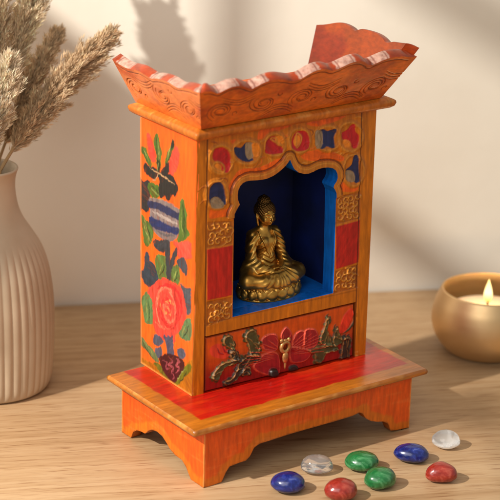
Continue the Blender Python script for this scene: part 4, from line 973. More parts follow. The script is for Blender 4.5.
    bc = lin((132, 50, 3))[None] * (.3 + 1.4 * fbm(bx * 7, by * 9, seed + 7))[:, None]
    st = sstep(.5, .68, fbm(bx * 5, by * 7, seed + 21)); bc = bc * (1 - .6 * st[:, None]) + lin((118, 24, 12))[None] * .6 * st[:, None]
    rows.append(bk.reshape(-1, 3)); cols.append(bc); F += [f[::-1] for f in grid_faces(nb, nu, off=o).tolist()]
    # bottom and end caps
    o2 = o + len(bk.reshape(-1, 3))
    rows += [front[0], bk[0]]; cols += [cv.c[:nu], bc[:nu]]
    F += [(o2 + i, o2 + nu + i, o2 + nu + i + 1, o2 + i + 1) for i in range(nu - 1)]
    o3 = o2 + 2 * nu
    for c0 in (0, nu - 1):
        a = front[:, c0]; b = G[:, c0] + off[c0]
        rows += [a, b]; cols += [np.tile(lin((160, 58, 16)), (nv, 1))] * 2
        F += [(o3 + i, o3 + i + 1, o3 + nv + i + 1, o3 + nv + i) for i in range(nv - 1)]; o3 += 2 * nv
    ob = mesh(name, np.vstack(rows), F, M_LACQ, shrine, np.vstack(cols))
    ob['label'] = label
    return ob
iy = np.array([0, 1., 0]); ix = np.array([1., 0, 0])
roof_board('roof_board', f_bl, f_br, f_tl, f_tr, DATA['ft'], iy, [(.075, .17), (.235, .30), (.445, .525), (.61, .69), (.785, .86)], (.042, -.042), 81, 'front roof board with engraved cloud scrolls and white rim patches')
roof_board('roof_board', l_b, f_bl, l_t, f_tl, DATA['lt'], ix, [(.04, .2), (.42, .56), (.64, .8), (.93, 1.0)], (0, -.042), 91, 'left roof board with painted-in pale sheen and engraved cloud scrolls')
roof_board('roof_board', r_b, f_br, r_t, f_tr, DATA['rt'], -ix, [], (0, -.042), 101, 'right roof board showing its red stained inside', stained=True)
# deck that closes the roof tray
plain_box('roof_deck', [(.04, .03, ZB + .001), (.985, .03, ZB + .001), (.985, .5, ZB + .001), (.04, .5, ZB + .001), (.04, .03, ZB + .03), (.985, .03, ZB + .03), (.985, .5, ZB + .03), (.04, .5, ZB + .03)], M_ORANGE, shrine)

# ------------------------------------------------------------------ seated bronze figure (distance field -> one continuous skin)
def surface_nets(v, org, h):
    nx, ny, nz = v.shape
    ins = v < 0
    cs = [(i, j, k) for i in (0, 1) for j in (0, 1) for k in (0, 1)]
    sl_ = lambda a, c: a[c[0]:nx - 1 + c[0], c[1]:ny - 1 + c[1], c[2]:nz - 1 + c[2]]
    cnt = sum(sl_(ins, c).astype(np.int8) for c in cs)
    act = (cnt > 0) & (cnt < 8)
    I = np.argwhere(act); idx = -np.ones(act.shape, np.int64); idx[act] = np.arange(len(I))
    acc = np.zeros((len(I), 3)); num = np.zeros(len(I))
    for a in cs:
        for ax in range(3):
            if a[ax] == 1: continue
            b = list(a); b[ax] = 1
            va = v[I[:, 0] + a[0], I[:, 1] + a[1], I[:, 2] + a[2]]; vb = v[I[:, 0] + b[0], I[:, 1] + b[1], I[:, 2] + b[2]]
            m = (va < 0) != (vb < 0)
            t = np.where(m, va / np.where(m, va - vb, 1), 0)
            p = np.tile(np.array(a, float), (len(I), 1)); p[:, ax] += t
            acc[m] += p[m]; num[m] += 1
    V = (I + acc / num[:, None]) * h + org
    F = []
    for ax in range(3):
        o1, o2 = [(1, 2), (2, 0), (0, 1)][ax]
        s0 = [slice(None)] * 3; s1 = [slice(None)] * 3
        s0[ax] = slice(0, v.shape[ax] - 1); s1[ax] = slice(1, v.shape[ax])
        ch = ins[tuple(s0)] != ins[tuple(s1)]
        E = np.argwhere(ch); E = E[(E[:, o1] > 0) & (E[:, o2] > 0) & (E[:, o1] < v.shape[o1] - 1) & (E[:, o2] < v.shape[o2] - 1)]
        st = ins[E[:, 0], E[:, 1], E[:, 2]]
        def cell(d1, d2):
            q = E.copy(); q[:, o1] -= d1; q[:, o2] -= d2; return idx[q[:, 0], q[:, 1], q[:, 2]]
        q = np.stack([cell(1, 1), cell(0, 1), cell(0, 0), cell(1, 0)], 1)
        q[~st] = q[~st][:, ::-1]
        F.append(q)
    return V, np.vstack(F)

class Field:
    def __init__(s, lo, hi, h):
        s.lo = np.array(lo, float); s.h = h
        n = np.ceil((np.array(hi) - s.lo) / h).astype(int) + 1
        s.ax = [s.lo[i] + h * np.arange(n[i]) for i in range(3)]
        s.v = np.full(n, 1.0)
    def sub(s, lo, hi):
        sl_ = tuple(slice(max(0, int((lo[i] - s.lo[i]) / s.h)), max(1, int((hi[i] - s.lo[i]) / s.h) + 2)) for i in range(3))
        g = np.meshgrid(*[s.ax[i][sl_[i]] for i in range(3)], indexing='ij', sparse=True)
        return sl_, g
    def put(s, sl_, d, k, cut=False):
        a = s.v[sl_]
        if cut:
            h = np.clip(.5 - .5 * (a + d) / k, 0, 1); s.v[sl_] = a * (1 - h) - d * h + k * h * (1 - h)
        else:
            h = np.clip(.5 + .5 * (a - d) / k, 0, 1); s.v[sl_] = a * (1 - h) + d * h - k * h * (1 - h)
    def ell(s, c, r, k=.02, cut=False, rx=0, rz=0):
        R = max(r) + .08
        sl_, (x, y, z) = s.sub([c[i] - R for i in range(3)], [c[i] + R for i in range(3)])
        x = x - c[0]; y = y - c[1]; z = z - c[2]
        if rz: ca, sa = math.cos(rz), math.sin(rz); x, y = ca * x + sa * y, -sa * x + ca * y
        if rx: ca, sa = math.cos(rx), math.sin(rx); y, z = ca * y + sa * z, -sa * y + ca * z
        k0 = np.sqrt((x / r[0]) ** 2 + (y / r[1]) ** 2 + (z / r[2]) ** 2); k1 = np.sqrt((x / r[0] ** 2) ** 2 + (y / r[1] ** 2) ** 2 + (z / r[2] ** 2) ** 2) + 1e-9
        s.put(sl_, k0 * (k0 - 1) / k1, k, cut)
    def cap(s, P, r, k=.015, cut=False, flat=None):
        P = [np.array(p, float) for p in P]
        r = list(r) if hasattr(r, '__len__') else [r] * len(P)
        for i in range(len(P) - 1):
            a, b = P[i], P[i + 1]; R = max(r[i], r[i + 1]) + .07
            lo = np.minimum(a, b) - R; hi = np.maximum(a, b) + R
            sl_, (x, y, z) = s.sub(lo, hi)
            ab = b - a; L = ab @ ab + 1e-12
            t = np.clip(((x - a[0]) * ab[0] + (y - a[1]) * ab[1] + (z - a[2]) * ab[2]) / L, 0, 1)
            d = np.sqrt((x - a[0] - t * ab[0]) ** 2 + (y - a[1] - t * ab[1]) ** 2 + (z - a[2] - t * ab[2]) ** 2) - (r[i] + t * (r[i + 1] - r[i]))
            s.put(sl_, d, k, cut)

BH = .482                                   # figure height in shrine units
BC = np.array([.535, .19, nz0])             # centre of its base on the niche floor
figure = thing('seated_figure', 'small bronze seated meditating Buddha figure in the blue niche', 'figurine', BC)
def figure_body():
    f = Field((-.40, -.34, .08), (.40, .28, 1.03), .0052)
    # crossed legs and lap
    f.ell((0, -.03, .205), (.22, .17, .085), .03)
    for sx in (-1, 1):
        f.cap([(sx * .09, .09, .235), (sx * .22, .0, .225), (sx * .30, -.085, .205)], [.095, .088, .075], .03)
        f.cap([(sx * .305, -.09, .195), (sx * .17, -.19, .19), (-sx * .02, -.22, .185)], [.072, .06, .048], .02)
    f.cap([(.30, -.08, .2), (.16, -.17, .232), (-.05, -.2, .235), (-.13, -.185, .235)], [.06, .05, .034, .024], .015)
    f.ell((-.155, -.17, .242), (.05, .03, .02), .012, rz=.3)
    f.ell((0, -.215, .16), (.11, .06, .035), .02)
    # trunk
    f.cap([(0, .095, .25), (0, .09, .40)], [.155, .128], .03)
    f.ell((0, .075, .36), (.135, .115, .10), .03)
    f.ell((0, .085, .50), (.155, .11, .115), .04)
    f.ell((-.07, .015, .525), (.075, .05, .055), .03); f.ell((.07, .015, .525), (.075, .05, .055), .03)
    f.cap([(-.165, .095, .585), (0, .095, .62), (.165, .095, .585)], [.062, .06, .066], .05)
    f.cap([(0, .09, .62), (0, .078, .70)], [.056, .052], .025)
    # arms
    f.cap([(-.185, .09, .575), (-.232, .06, .47), (-.24, .035, .37)], [.062, .056, .052], .02)
    f.cap([(-.24, .03, .37), (-.16, -.08, .305), (-.07, -.15, .278)], [.052, .044, .031], .014)
    f.cap([(.19, .09, .575), (.236, .06, .47), (.245, .035, .37)], [.068, .066, .064], .02)
    f.cap([(.245, .03, .365), (.165, -.08, .30), (.07, -.15, .275)], [.062, .055, .034], .014)
    # sleeve cloth over the left arm, hanging beside the knee
    f.cap([(.25, .06, .40), (.255, .03, .30)], [.034, .045], .03)
    f.cap([(-.25, .06, .40), (-.255, .03, .30)], [.03, .042], .03)
    # robe: a cloth layer over everything below the neck, open in a V on the chest, thrown into folds
    X, Y, Z = np.meshgrid(*f.ax, indexing='ij', sparse=True)
    ax_ = np.abs(X)
    up_ = sstep(.30, .38, Z)
    fa = np.sin(118 * (Z + .62 * ax_) + 22 * Y + 2.4 * np.sin(9 * Z + 4 * X)); fa = np.sign(fa) * np.abs(fa) ** 1.3
    front = sstep(.02, -.05, Y)
    ang = np.arctan2(X, .36 - Z)
    fb = np.sin(25 * ang + 9 * Y + 1.2 * np.sin(7 * ang)) * sstep(.06, .14, np.sqrt(X ** 2 + (Z - .33) ** 2)) * (1 - .75 * sstep(.16, .26, ax_))
    fc = np.sin(135 * (Z - .4 * ax_) + 9 * X)                         # belly folds
    belly = sstep(.135, .10, ax_) * sstep(.30, .34, Z) * sstep(.46, .42, Z) * front
    fold = up_ * fa + (1 - up_) * fb
    fold = fold * (1 - belly) + fc * belly
    wv_ = .108 * sstep(.36, .60, Z)
    vneck = np.maximum(np.abs(X + .012) - wv_, Y - .06)                      # < 0 inside the opening
    top_ = sstep(.66, .60, Z)
    robe = np.maximum(f.v - .008 * top_ - .0048 * fold * top_, -vneck)
    # rolled hem along the opening
    hem = np.sqrt(np.maximum(np.abs(f.v - .010), 0) ** 2 + np.minimum(np.abs(vneck), .5) ** 2) - .011
    hem = np.maximum(hem, np.maximum(Z - .64, .40 - Z)); hem = np.where(Y < .06, hem, 1.)
    k_ = .003
    for d_ in (robe, hem):
        h_ = np.clip(.5 + .5 * (f.v - d_) / k_, 0, 1); f.v = f.v * (1 - h_) + d_ * h_ - k_ * h_ * (1 - h_)
    # hands resting in the lap, one on the other, thumbs touching
    f.ell((.02, -.165, .262), (.07, .04, .016), .008); f.ell((-.02, -.17, .284), (.066, .038, .014), .007)
    for j in range(4):
        f.cap([(-.01, -.150 - .014 * j, .290), (.05, -.150 - .015 * j, .293), (.082 - .004 * j, -.146 - .013 * j, .286)], [.0095, .009, .0075], .003)
        f.cap([(.01, -.160 - .015 * j, .264), (-.05, -.162 - .015 * j, .266), (-.092 + .004 * j, -.150 - .014 * j, .264)], [.0095, .009, .0075], .003)
    f.cap([(-.07, -.15, .292), (-.04, -.168, .312), (-.004, -.182, .318)], [.013, .011, .009], .005)
    f.cap([(.07, -.15, .285), (.04, -.168, .309), (.004, -.182, .318)], [.013, .011, .009], .005)
    # head
    hc = np.array([0, .055, .80])
    f.ell((0, .06, .815), (.088, .1, .095), .02)
    f.ell((0, .035, .775), (.076, .078, .075), .025)
    f.ell((0, .008, .735), (.038, .034, .026), .02)
    f.ell((0, -.022, .722), (.018, .014, .012), .01)
    for sx in (-1, 1):
        f.ell((sx * .042, -.012, .762), (.028, .02, .024), .015)                # cheeks
        f.cap([(sx * .012, -.040, .822), (sx * .036, -.036, .830), (sx * .062, -.012, .818)], [.005, .006, .004], .006)   # brow ridge
        f.ell((sx * .033, -.040, .804), (.021, .012, .009), .004, cut=True)      # eye hollow
        f.ell((sx * .034, -.029, .801), (.018, .011, .0085), .004)               # lowered lid
        f.cap([(sx * .018, -.040, .799), (sx * .034, -.0425, .7955), (sx * .051, -.033, .799)], [.002, .0026, .002], .002)
        f.ell((sx * .0115, -.046, .768), (.008, .009, .007), .005)               # nostril wing
        f.cap([(sx * .094, .068, .83), (sx * .1, .062, .79), (sx * .094, .058, .735), (sx * .088, .054, .705)], [.013, .013, .012, .011], .008)
        f.ell((sx * .101, .05, .80), (.006, .012, .022), .004, cut=True)
    f.cap([(0, -.036, .825), (0, -.048, .795), (0, -.060, .772)], [.007, .0085, .0115], .007)
    f.cap([(-.024, -.036, .749), (-.008, -.0475, .7515), (0, -.048, .7495), (.008, -.0475, .7515), (.024, -.036, .749)], [.003, .0055, .005, .0055, .003], .004)
    f.cap([(-.017, -.036, .740), (0, -.046, .738), (.017, -.036, .740)], [.004, .0068, .004], .004)
    f.cap([(-.022, -.043, .7455), (0, -.052, .745), (.022, -.043, .7455)], .0022, .002, cut=True)
    V, F = surface_nets(f.v, f.lo, f.h)
    V[:, 0] *= 1 - .27 * sstep(.27, .40, V[:, 2]) * (1 - sstep(.62, .70, V[:, 2]))
    # relax a little
    for it in range(2):
        acc = np.zeros_like(V); n = np.zeros(len(V))
        for a, b in ((0, 1), (1, 2), (2, 3), (3, 0)):
            np.add.at(acc, F[:, a], V[F[:, b]]); np.add.at(n, F[:, a], 1)
            np.add.at(acc, F[:, b], V[F[:, a]]); np.add.at(n, F[:, b], 1)
        V = V * .55 + .45 * acc / n[:, None]
    mesh('body', V * BH + BC, F, M_BRONZE, figure)

def icos(sub=1):
    t = (1 + 5 ** .5) / 2
    V = [(-1, t, 0), (1, t, 0), (-1, -t, 0), (1, -t, 0), (0, -1, t), (0, 1, t), (0, -1, -t), (0, 1, -t), (t, 0, -1), (t, 0, 1), (-t, 0, -1), (-t, 0, 1)]
    F = [(0, 11, 5), (0, 5, 1), (0, 1, 7), (0, 7, 10), (0, 10, 11), (1, 5, 9), (5, 11, 4), (11, 10, 2), (10, 7, 6), (7, 1, 8), (3, 9, 4), (3, 4, 2), (3, 2, 6), (3, 6, 8), (3, 8, 9), (4, 9, 5), (2, 4, 11), (6, 2, 10), (8, 6, 7), (9, 8, 1)]
    V = [np.array(v) / np.linalg.norm(v) for v in V]
    for _ in range(sub):
        mid = {}; F2 = []
        def m(a, b):
            k = (min(a, b), max(a, b))
            if k not in mid:
                p = V[a] + V[b]; V.append(p / np.linalg.norm(p)); mid[k] = len(V) - 1
            return mid[k]
        for a, b, c in F:
            x, y, z = m(a, b), m(b, c), m(c, a); F2 += [(a, x, z), (b, y, x), (c, z, y), (x, y, z)]
        F = F2
    return np.array(V), np.array(F)
def figure_hair():
    f = Field((-.15, -.08, .74), (.15, .2, 1.04), .0045)
    f.ell((0, .075, .838), (.096, .105, .098), .01)
    f.ell((0, .09, .93), (.058, .06, .05), .02)
    f.ell((0, .09, .978), (.02, .02, .02), .01)
    # keep the face and lower back of the head free
    f.ell((0, -.055, .775), (.088, .095, .088), .006, cut=True)
    f.ell((0, .06, .72), (.16, .2, .07), .01, cut=True)
    ga = math.pi * (3 - 5 ** .5)
    for i in range(230):
        z = 1 - (i + .5) / 230 * 1.35; r = math.sqrt(max(0, 1 - z * z)); a = i * ga
        p = np.array([.096 * r * math.cos(a), .075 + .105 * r * math.sin(a), .838 + .098 * z])
        if ((p[0] / .09) ** 2 + ((p[1] + .055) / .097) ** 2 + ((p[2] - .775) / .09) ** 2) < 1 or p[2] < .775: continue
        f.ell(p, (.0115, .0115, .0115), .003)
    for i in range(70):
        z = 1 - (i + .5) / 70 * 1.1; r = math.sqrt(max(0, 1 - z * z)); a = i * ga
        f.ell((.058 * r * math.cos(a), .09 + .06 * r * math.sin(a), .93 + .05 * z), (.010, .010, .010), .003)
    V, F = surface_nets(f.v, f.lo, f.h)
    mesh('hair', V * BH + BC, F, M_HAIR, figure)
def figure_base():
    f = Field((-.40, -.36, -.01), (.40, .30, .165), .0055)
    cy = -.03; rx, ry = .335, .235
    sl_, (x, y, z) = f.sub((-.4, -.36, -.01), (.4, .3, .165))
    rr = np.sqrt((x / rx) ** 2 + ((y - cy) / ry) ** 2)
    d = np.maximum((rr - .95 + .0 * z) * ry, np.abs(z - .07) - .07 + 0 * x)
    f.v[sl_] = np.minimum(f.v[sl_], d)
    n = 18
    for i in range(n):
        a = 2 * math.pi * (i + .5) / n; c, s_ = math.cos(a), math.sin(a)
        rad = math.hypot(rx * c, ry * s_); tw = 2 * math.pi * math.hypot(rx * s_, ry * c) / n * .56
        na = math.atan2(s_ / ry, c / rx)
        f.ell((rx * .965 * c, cy + ry * .965 * s_, .062), (.028, tw, .054), .003, rz=na)
        f.ell((rx * 1.02 * c, cy + ry * 1.02 * s_, .052), (.018, tw * .66, .034), .003, rz=na)
        f.ell((rx * 1.0 * c, cy + ry * 1.0 * s_, .110), (.012, tw * .22, .016), .006, rz=na)
        a += math.pi / n; c, s_ = math.cos(a), math.sin(a)
        f.ell((rx * .93 * c, cy + ry * .93 * s_, .102), (.026, tw * .5, .032), .004, rz=math.atan2(s_ / ry, c / rx))
    sl_, (x, y, z) = f.sub((-.4, -.36, -.01), (.4, .3, .03))
    rr = np.sqrt((x / rx) ** 2 + ((y - cy) / ry) ** 2)
    f.put(sl_, np.maximum((rr - 1.04) * ry, np.abs(z - .008) - .012 + 0 * x), .006)
    sl_, (x, y, z) = f.sub((-.4, -.36, .11), (.4, .3, .165))
    rr = np.sqrt((x / rx) ** 2 + ((y - cy) / ry) ** 2)
    f.put(sl_, np.maximum((rr - .94) * ry, np.abs(z - .13) - .012 + 0 * x), .008)
    V, F = surface_nets(f.v, f.lo, f.h)
    V[:, 2] = np.maximum(V[:, 2], .001)
    mesh('lotus_base', V * BH + BC, F, M_BRONZE, figure)
figure_body(); figure_hair(); figure_base()

# ------------------------------------------------------------------ lathe
def lathe(prof, n, c, rib=None):
    P = np.asarray(prof, float); a = np.linspace(0, 2 * np.pi, n, endpoint=False)
    R = np.tile(P[:, 0:1], (1, n))
    if rib is not None: R = rib(R, P[:, 1][:, None], a[None])
    V = np.stack([c[0] + R * np.cos(a), c[1] + R * np.sin(a), np.tile(P[:, 1:2], (1, n)) + c[2]], -1).reshape(-1, 3)
    return V, grid_faces(len(P), n, wrap=True)

VC = np.array([-.38, 1.27, ZT]); kv = 1 / 197.3; kz = kv / .942
vpts = [(0, 0), (46, 0), (55, 1.5), (58, 6), (60, 16), (61.8, 40), (62.4, 62), (62, 84), (60, 104), (56.5, 122), (50, 139), (42, 152), (34, 164), (29, 176), (26.5, 190), (26.5, 201), (28, 208), (29.5, 212), (28.6, 213.6), (26.4, 212), (24.5, 205), (23.5, 190), (25, 176), (33, 160), (44, 146), (52, 120), (54, 60), (50, 8), (0, 6)]
outer = crom(vpts[1:19], 5); inner = np.array(vpts[18:], float)
vp = np.vstack([[vpts[0]], outer, inner[1:]]) * [kv, kz]
n_out = 1 + len(outer)
def ribs(R, z, a):
    zz = z / kz
    w = sstep(150, 128, zz) * sstep(2, 10, zz)
    R = R.copy(); k = 44
    g = np.abs(np.sin(a * k / 2)) ** .8
    R[:n_out] += ((g - .7) * w * 1.5 * kv)[:n_out]
    return R
vv, vf = lathe(vp, 440, VC, ribs)
tag(mesh('vase', vv, vf, M_VASE, origin=VC), 'beige ribbed ceramic vase holding dried pampas grass', 'vase')

# ------------------------------------------------------------------ pampas plumes
def tube(P, r, n=6):
    P = np.asarray(P, float); V = []; 
    for i in range(len(P)):
        d = P[min(i + 1, len(P) - 1)] - P[max(i - 1, 0)]; d /= np.linalg.norm(d)
        u = np.cross(d, [0, 0, 1.]) ; u = u / (np.linalg.norm(u) + 1e-9); w = np.cross(d, u)
        rr = r if np.isscalar(r) else r[i]
        for k in range(n):
            a = 2 * math.pi * k / n; V.append(P[i] + rr * (u * math.cos(a) + w * math.sin(a)))
    return np.array(V), grid_faces(len(P), n, wrap=True)

def plume(label, start, mid, tip, t0, width, tone, nb=150, droop=.12, spl=34, seed=1, splen=.04):
    """a stem from the vase mouth and a feathery head made of branchlets set with seeds"""
    r = np.random.RandomState(seed)
    start, mid, tip = (np.array(p, float) for p in (start, mid, tip))
    t = np.linspace(0, 1, 40)[:, None]
    ax = (1 - t) ** 2 * start + 2 * t * (1 - t) * mid + t * t * tip
    foot = VC + np.array([(start[0] - VC[0]) * -.4, (start[1] - VC[1]) * -.4, .1])
    root = thing('pampas_plume', label, 'dried plant', start, 'dried pampas plumes in the vase')
    sv, sf_ = tube(np.vstack([foot, ax]), np.concatenate([[.009], np.linspace(.009, .003, 40)]))
    mesh('stem', sv, sf_, M_STEM, root)
    def axis(u):
        return (1 - u) ** 2 * start + 2 * u * (1 - u) * mid + u * u * tip
    V = []; C_ = []
    base = lin(tone)
    for b in range(nb):
        u = t0 + (1 - t0) * (b / nb) ** .9
        p0 = axis(u); d0 = axis(min(u + .02, 1.02)) - axis(u - .0); d0 /= np.linalg.norm(d0)
        a = r.uniform(0, 6.283); ra = np.cross(d0, [0.3, .9, .2]); ra /= np.linalg.norm(ra); rb = np.cross(d0, ra)
        rad = ra * math.cos(a) + rb * math.sin(a)
        k = (u - t0) / (1 - t0)
        wl = width * (.55 + .45 * math.sin(min(1, k * 2.2) * 1.57)) * (1 - .78 * k ** 1.8) * r.uniform(.75, 1.2)
        spread = .34 + .22 * r.rand() - .12 * k
        L = wl / max(.25, spread) * .72
        dv = d0 + rad * spread; dv /= np.linalg.norm(dv)
        m = int(spl * r.uniform(.8, 1.2))
        q = np.linspace(.04, 1, m)
        cur = p0 + (q * L)[:, None] * dv + (q ** 2 * L * droop)[:, None] * (rad * .55 + np.array([0, 0, -.75])) + r.normal(0, .003, (m, 3))
        # seeds: slim two-faced blades leaning forward off the branchlet
        for rep in range(4):
            jd = r.normal(0, 1, (m, 3)); jd /= np.linalg.norm(jd, axis=1)[:, None]
            dd = dv[None] * 1.0 + jd * .42 + rad * .12; dd /= np.linalg.norm(dd, axis=1)[:, None]
            sl_ = splen * r.uniform(.5, 1.3, m) * (1.05 - .45 * q)
            sd = np.cross(dd, r.normal(0, 1, (m, 3))); sd /= np.linalg.norm(sd, axis=1)[:, None]
            w = (.0014 + .0014 * r.rand(m))[:, None]
            c0 = cur + jd * .004
            V.append(np.stack([c0, c0 + dd * (sl_ * .45)[:, None] + sd * w, c0 + dd * sl_[:, None], c0 + dd * (sl_ * .45)[:, None] - sd * w], 1).reshape(-1, 3))
            f = (.62 + .62 * r.rand(m, 1)) * (1 + .2 * r.normal())
            C_.append(np.repeat(np.clip(base[None] * f, 0, .9), 4, 0))
    V = np.vstack(V); F = np.arange(len(V)).reshape(-1, 4)
    mesh('plume', V, F, M_PAMPAS, root, np.vstack(C_), smooth=False)
VR = VC + np.array([0, 0, 213 * kz])
tan1, tan2, tan3 = (232, 208, 174), (218, 190, 154), (240, 218, 188)
def onp(dx, dz, dy=0):      # offset from the vase mouth in the direction across the view, up, and away
    k = 1 + .1 * dy         # keep the height in the picture while leaning to the wall
    return VR + np.array([.8143 * dx * k + .587 * dy, -.58 * dx * k + .81 * dy, dz * k - .356 * dy + .0])
plume('pampas plume leaning far right out of the vase, its tip beside the shrine roof', onp(.06, -.02), onp(.22, .32, .15), onp(.54, .68, .34), .14, .13, tan2, seed=1, nb=240)
plume('pampas plume behind the right one, its pointed tip just left of it', onp(.03, -.02, .05), onp(.12, .34, .25), onp(.27, .68, .5), .2, .095, tan2, seed=2, nb=170)
plume('short pale feathery pampas plume low at the front of the vase mouth', onp(-.02, -.02, -.06), onp(.04, .2, -.08), onp(.11, .50, .0), .12, .11, tan3, seed=3, nb=170, splen=.055)
plume('tall upright pampas plume cut by the top of the picture', onp(.0, -.02, .02), onp(.08, .55, .28), onp(.24, 1.12, .60), .3, .115, tan1, seed=4, nb=200)
plume('tall pampas plume at the top left corner of the picture', onp(-.03, -.02, 0), onp(.01, .55, .2), onp(.05, 1.16, .46), .22, .125, tan1, seed=5, nb=200)
plume('pampas plume cut by the left edge of the picture', onp(-.05, -.02, -.02), onp(-.05, .45, .0), onp(-.09, .85, .05), .2, .13, tan3, seed=6, nb=180)


# ------------------------------------------------------------------ brass bowl with a candle
OC = np.array([2.061, .268, ZT])
bo = crom([(.165, .0), (.2, .004), (.232, .03), (.272, .085), (.294, .15), (.296, .205), (.284, .27), (.266, .315), (.252, .345)], 6)
bi_ = crom([(.245, .348), (.241, .343), (.252, .31), (.272, .265), (.283, .205), (.28, .15), (.255, .085), (.21, .035), (.1, .018)], 5)
bv_, bf_ = lathe(np.vstack([[(0, .0)], bo, bi_, [(0, .016)]]), 128, OC)
tag(mesh('candle_bowl', bv_, bf_, M_BOWL, origin=OC), 'round brushed brass bowl holding a lit white candle', 'bowl')
candle = thing('candle', 'white candle burning inside the brass bowl', 'candle', OC + [0, 0, .04])
cw = crom([(.0, .215), (.03, .213), (.07, .218), (.14, .226), (.195, .232), (.213, .228), (.217, .214), (.215, .14), (.21, .05)], 5)
cvv, cff = lathe(np.vstack([cw, [(0, .05)]])[::-1], 96, OC)
mesh('wax', cvv, cff, M_WAX, candle)
wk, wf = tube([OC + [-.02, -.012, .20], OC + [-.022, -.014, .24], OC + [-.018, -.016, .29]], [.008, .008, .006], 8)
mesh('wick', wk, wf, M_WICK, candle)
fp_ = crom([(.001, .0), (.011, .011), (.022, .037), (.023, .06), (.016, .093), (.008, .119), (.001, .142)], 5)
fv, ff = lathe(fp_, 32, OC + [-.02, -.016, .268])
mesh('flame', fv, ff, M_FLAME, candle)

# ------------------------------------------------------------------ loose polished stones
def gem(kind, label, loc, r, mat, seed, rz=0., flat=.3, tri=0., group=None, amp=.13):
    V, F = icos(5)
    rr = np.random.RandomState(seed)
    V = V.copy()
    a = np.arctan2(V[:, 1], V[:, 0])
    e = 1 + .03 * np.cos(2 * a + rr.uniform(0, 6)) + tri * np.cos(3 * a + 1.4)
    xy = np.linalg.norm(V[:, :2], axis=1) + 1e-9
    V[:, :2] *= (xy ** (-.10) * e)[:, None]
    lo = V[:, 2] < 0; V[lo, 2] *= (1 - flat)
    V += amp * np.stack([fbm(V[:, 0] * 1.0 + 9 + seed, V[:, 1] * 1.0 + V[:, 2], seed), fbm(V[:, 1] * 1.0 + 5, V[:, 2] * 1.0 + V[:, 0] + seed, seed + 1), fbm(V[:, 2] * 1.0 + 3, V[:, 0] * 1.0 + seed, seed + 2)], 1)
    V *= r
    ca, sa = math.cos(rz), math.sin(rz); V[:, :2] = np.stack([ca * V[:, 0] - sa * V[:, 1], sa * V[:, 0] + ca * V[:, 1]], 1)
    V[:, 2] -= V[:, 2].min()
    o = mesh(kind, V + np.array([loc[0], loc[1], ZT + .0006]), F, mat, origin=(loc[0], loc[1], ZT))
    tag(o, label, 'stone', group)
cr_ = math.atan2(-.5799, .8143)
gem('blue_stone', 'dark blue oval stone on the table, in front of the crystal nearest the shrine', (.159, -.516), (.082, .066, .052), M_LAPIS, 3, cr_ + .15)
gem('clear_crystal', 'clear round crystal on the table between the left blue stone and the green stones', (.385, -.432), (.073, .062, .056), M_CLEAR, 4, cr_, flat=.5)
gem('green_stone', 'green stone touching the shrine side of the other green stone', (.581, -.52), (.077, .068, .05), M_JADE, 5, cr_ + .2)
gem('green_stone', 'green stone standing nearer the viewer, beside the red stone', (.538, -.712), (.076, .064, .056), M_JADE, 6, cr_ + .5)
gem('blue_stone', 'dark blue oval stone right of the green stones, below the shrine foot', (.832, -.576), (.080, .062, .049), M_LAPIS, 7, cr_ - .1)
gem('red_stone', 'red stone at the bottom edge of the picture, left of the green stones', (.309, -.711), (.076, .064, .056), M_CARN, 8, cr_ + .3)
gem('red_stone', 'red rounded triangular stone in front of the right blue stone', (.812, -.811), (.071, .06, .052), M_CARN, 9, cr_, tri=.08)
gem('clear_crystal', 'milky clear crystal behind the right red stone, beyond the right blue stone', (1.066, -.552), (.066, .056, .05), M_QUARTZ, 10, cr_ - .2)

# ------------------------------------------------------------------ window frame added out of view: bars and panels shaped to shade wall, vase, table
Qw = np.array([-3.058, .538, 3.414]); Dw = np.array([.5027, .8645, 0]); Nw = np.array([.8645, -.5027, 0])
wv, wf2 = [], []
for u0, u1, z0, z1 in ((-.14, .14, -.055, .045), (-1.3, 1.0, .558, .7), (.325, .42, -.02, .558), (.12, 1.0, -1.12, -.36), (.5, 1.0, -.36, -.16), (.92, 1.0, -.16, .558), (-.73, -.56, -.15, -.03), (-1.3, -.73, -.055, -.035), (-1.3, -1.22, -1.12, .558)):
    o = len(wv)
    for k in (0, .03):
        for (a, b) in ((u0, z0), (u1, z0), (u1, z1), (u0, z1)): wv.append(Qw + a * Dw + b * UZ + k * Nw)
    wf2 += [tuple(o + i for i in f) for f in ((0, 1, 2, 3), (7, 6, 5, 4), (0, 4, 5, 1), (1, 5, 6, 2), (2, 6, 7, 3), (3, 7, 4, 0))]
wn_ = mesh('window_shade_frame', wv, wf2, simple('shade_frame_white', (220, 214, 202), .5), origin=Qw, smooth=False)
wn_['kind'] = 'structure'; wn_['label'] = 'unseen window bars and panels added to shade the wall, vase and table'


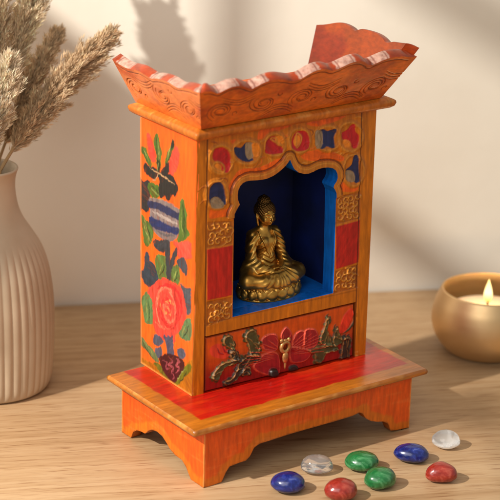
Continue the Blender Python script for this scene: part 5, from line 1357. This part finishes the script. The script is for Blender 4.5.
# ------------------------------------------------------------------ light
def look(o, tgt):
    import mathutils
    d = mathutils.Vector((np.array(tgt) * S).tolist()) - o.location
    o.rotation_euler = d.to_track_quat('-Z', 'Y').to_euler()
def area(name, loc, tgt, size, power, color, sy=None):
    l = bpy.data.lights.new(name, 'AREA'); l.energy = power; l.color = color; l.size = size * S
    if sy: l.shape = 'RECTANGLE'; l.size_y = sy * S
    o = link(bpy.data.objects.new(name, l)); o.location = np.array(loc) * S; look(o, tgt); return o
lp = np.array([-6.70, .137, 5.8])
l = bpy.data.lights.new('window_sun', 'SPOT'); l.energy = 103; l.color = (1, .95, .88); l.spot_size = math.radians(60); l.spot_blend = .3; l.shadow_soft_size = .014
o = link(bpy.data.objects.new('window_sun', l)); o.location = lp * S; look(o, (.8, .8, .3))
area('window_fill', (-4.6, -3.4, 4.2), (.5, .2, .3), 4.5, 4.2, (1, .96, .91))  # soft fill lamp added at the front left for window light
WORLD = ((1, .985, .93, 1), .42)
l = bpy.data.lights.new('candle_light', 'POINT'); l.energy = .2; l.color = (1, .62, .26); l.shadow_soft_size = .004
o = link(bpy.data.objects.new('candle_light', l)); o.location = (OC + [-.02, -.016, .36]) * S

w = bpy.data.worlds.new('World'); sc.world = w; w.use_nodes = True
w.node_tree.nodes['Background'].inputs[0].default_value = WORLD[0]
w.node_tree.nodes['Background'].inputs[1].default_value = WORLD[1]

# ------------------------------------------------------------------ camera
import mathutils
cd = bpy.data.cameras.new('camera'); cam = link(bpy.data.objects.new('camera', cd))
Rr = np.array([.8143, -.5799, .0241]); Uu = np.array([.1762, .2865, .9418]); Fw = np.array([.5530, .7627, -.3354])
Fw /= np.linalg.norm(Fw); Rr -= (Rr @ Fw) * Fw; Rr /= np.linalg.norm(Rr); Uu = np.cross(Rr, Fw)
M = mathutils.Matrix(((Rr[0], Uu[0], -Fw[0]), (Rr[1], Uu[1], -Fw[1]), (Rr[2], Uu[2], -Fw[2]))).to_4x4()
cpos = np.array([-4.6697, -6.8428, 3.6782]) * S
M.translation = mathutils.Vector(cpos.tolist()); cam.matrix_world = M
cd.sensor_width = 36; cd.lens = 1952.33 / 500 * 36; cd.clip_start = .01; cd.clip_end = 100
cd.dof.use_dof = True; cd.dof.focus_distance = float((np.array([.45, .0, .4]) * S - cpos) @ Fw); cd.dof.aperture_fstop = 8.5; cd.dof.aperture_blades = 0
sc.camera = cam

sc.render.engine = 'CYCLES'
sc.cycles.use_denoising = True
try: sc.cycles.denoiser = 'OPENIMAGEDENOISE'
except Exception: pass
sc.cycles.max_bounces = 10; sc.cycles.transmission_bounces = 10; sc.cycles.caustics_reflective = False
sc.cycles.sample_clamp_indirect = 6
sc.view_settings.view_transform = 'Standard'; sc.view_settings.look = 'None'
sc.view_settings.exposure = 0; sc.view_settings.gamma = 1
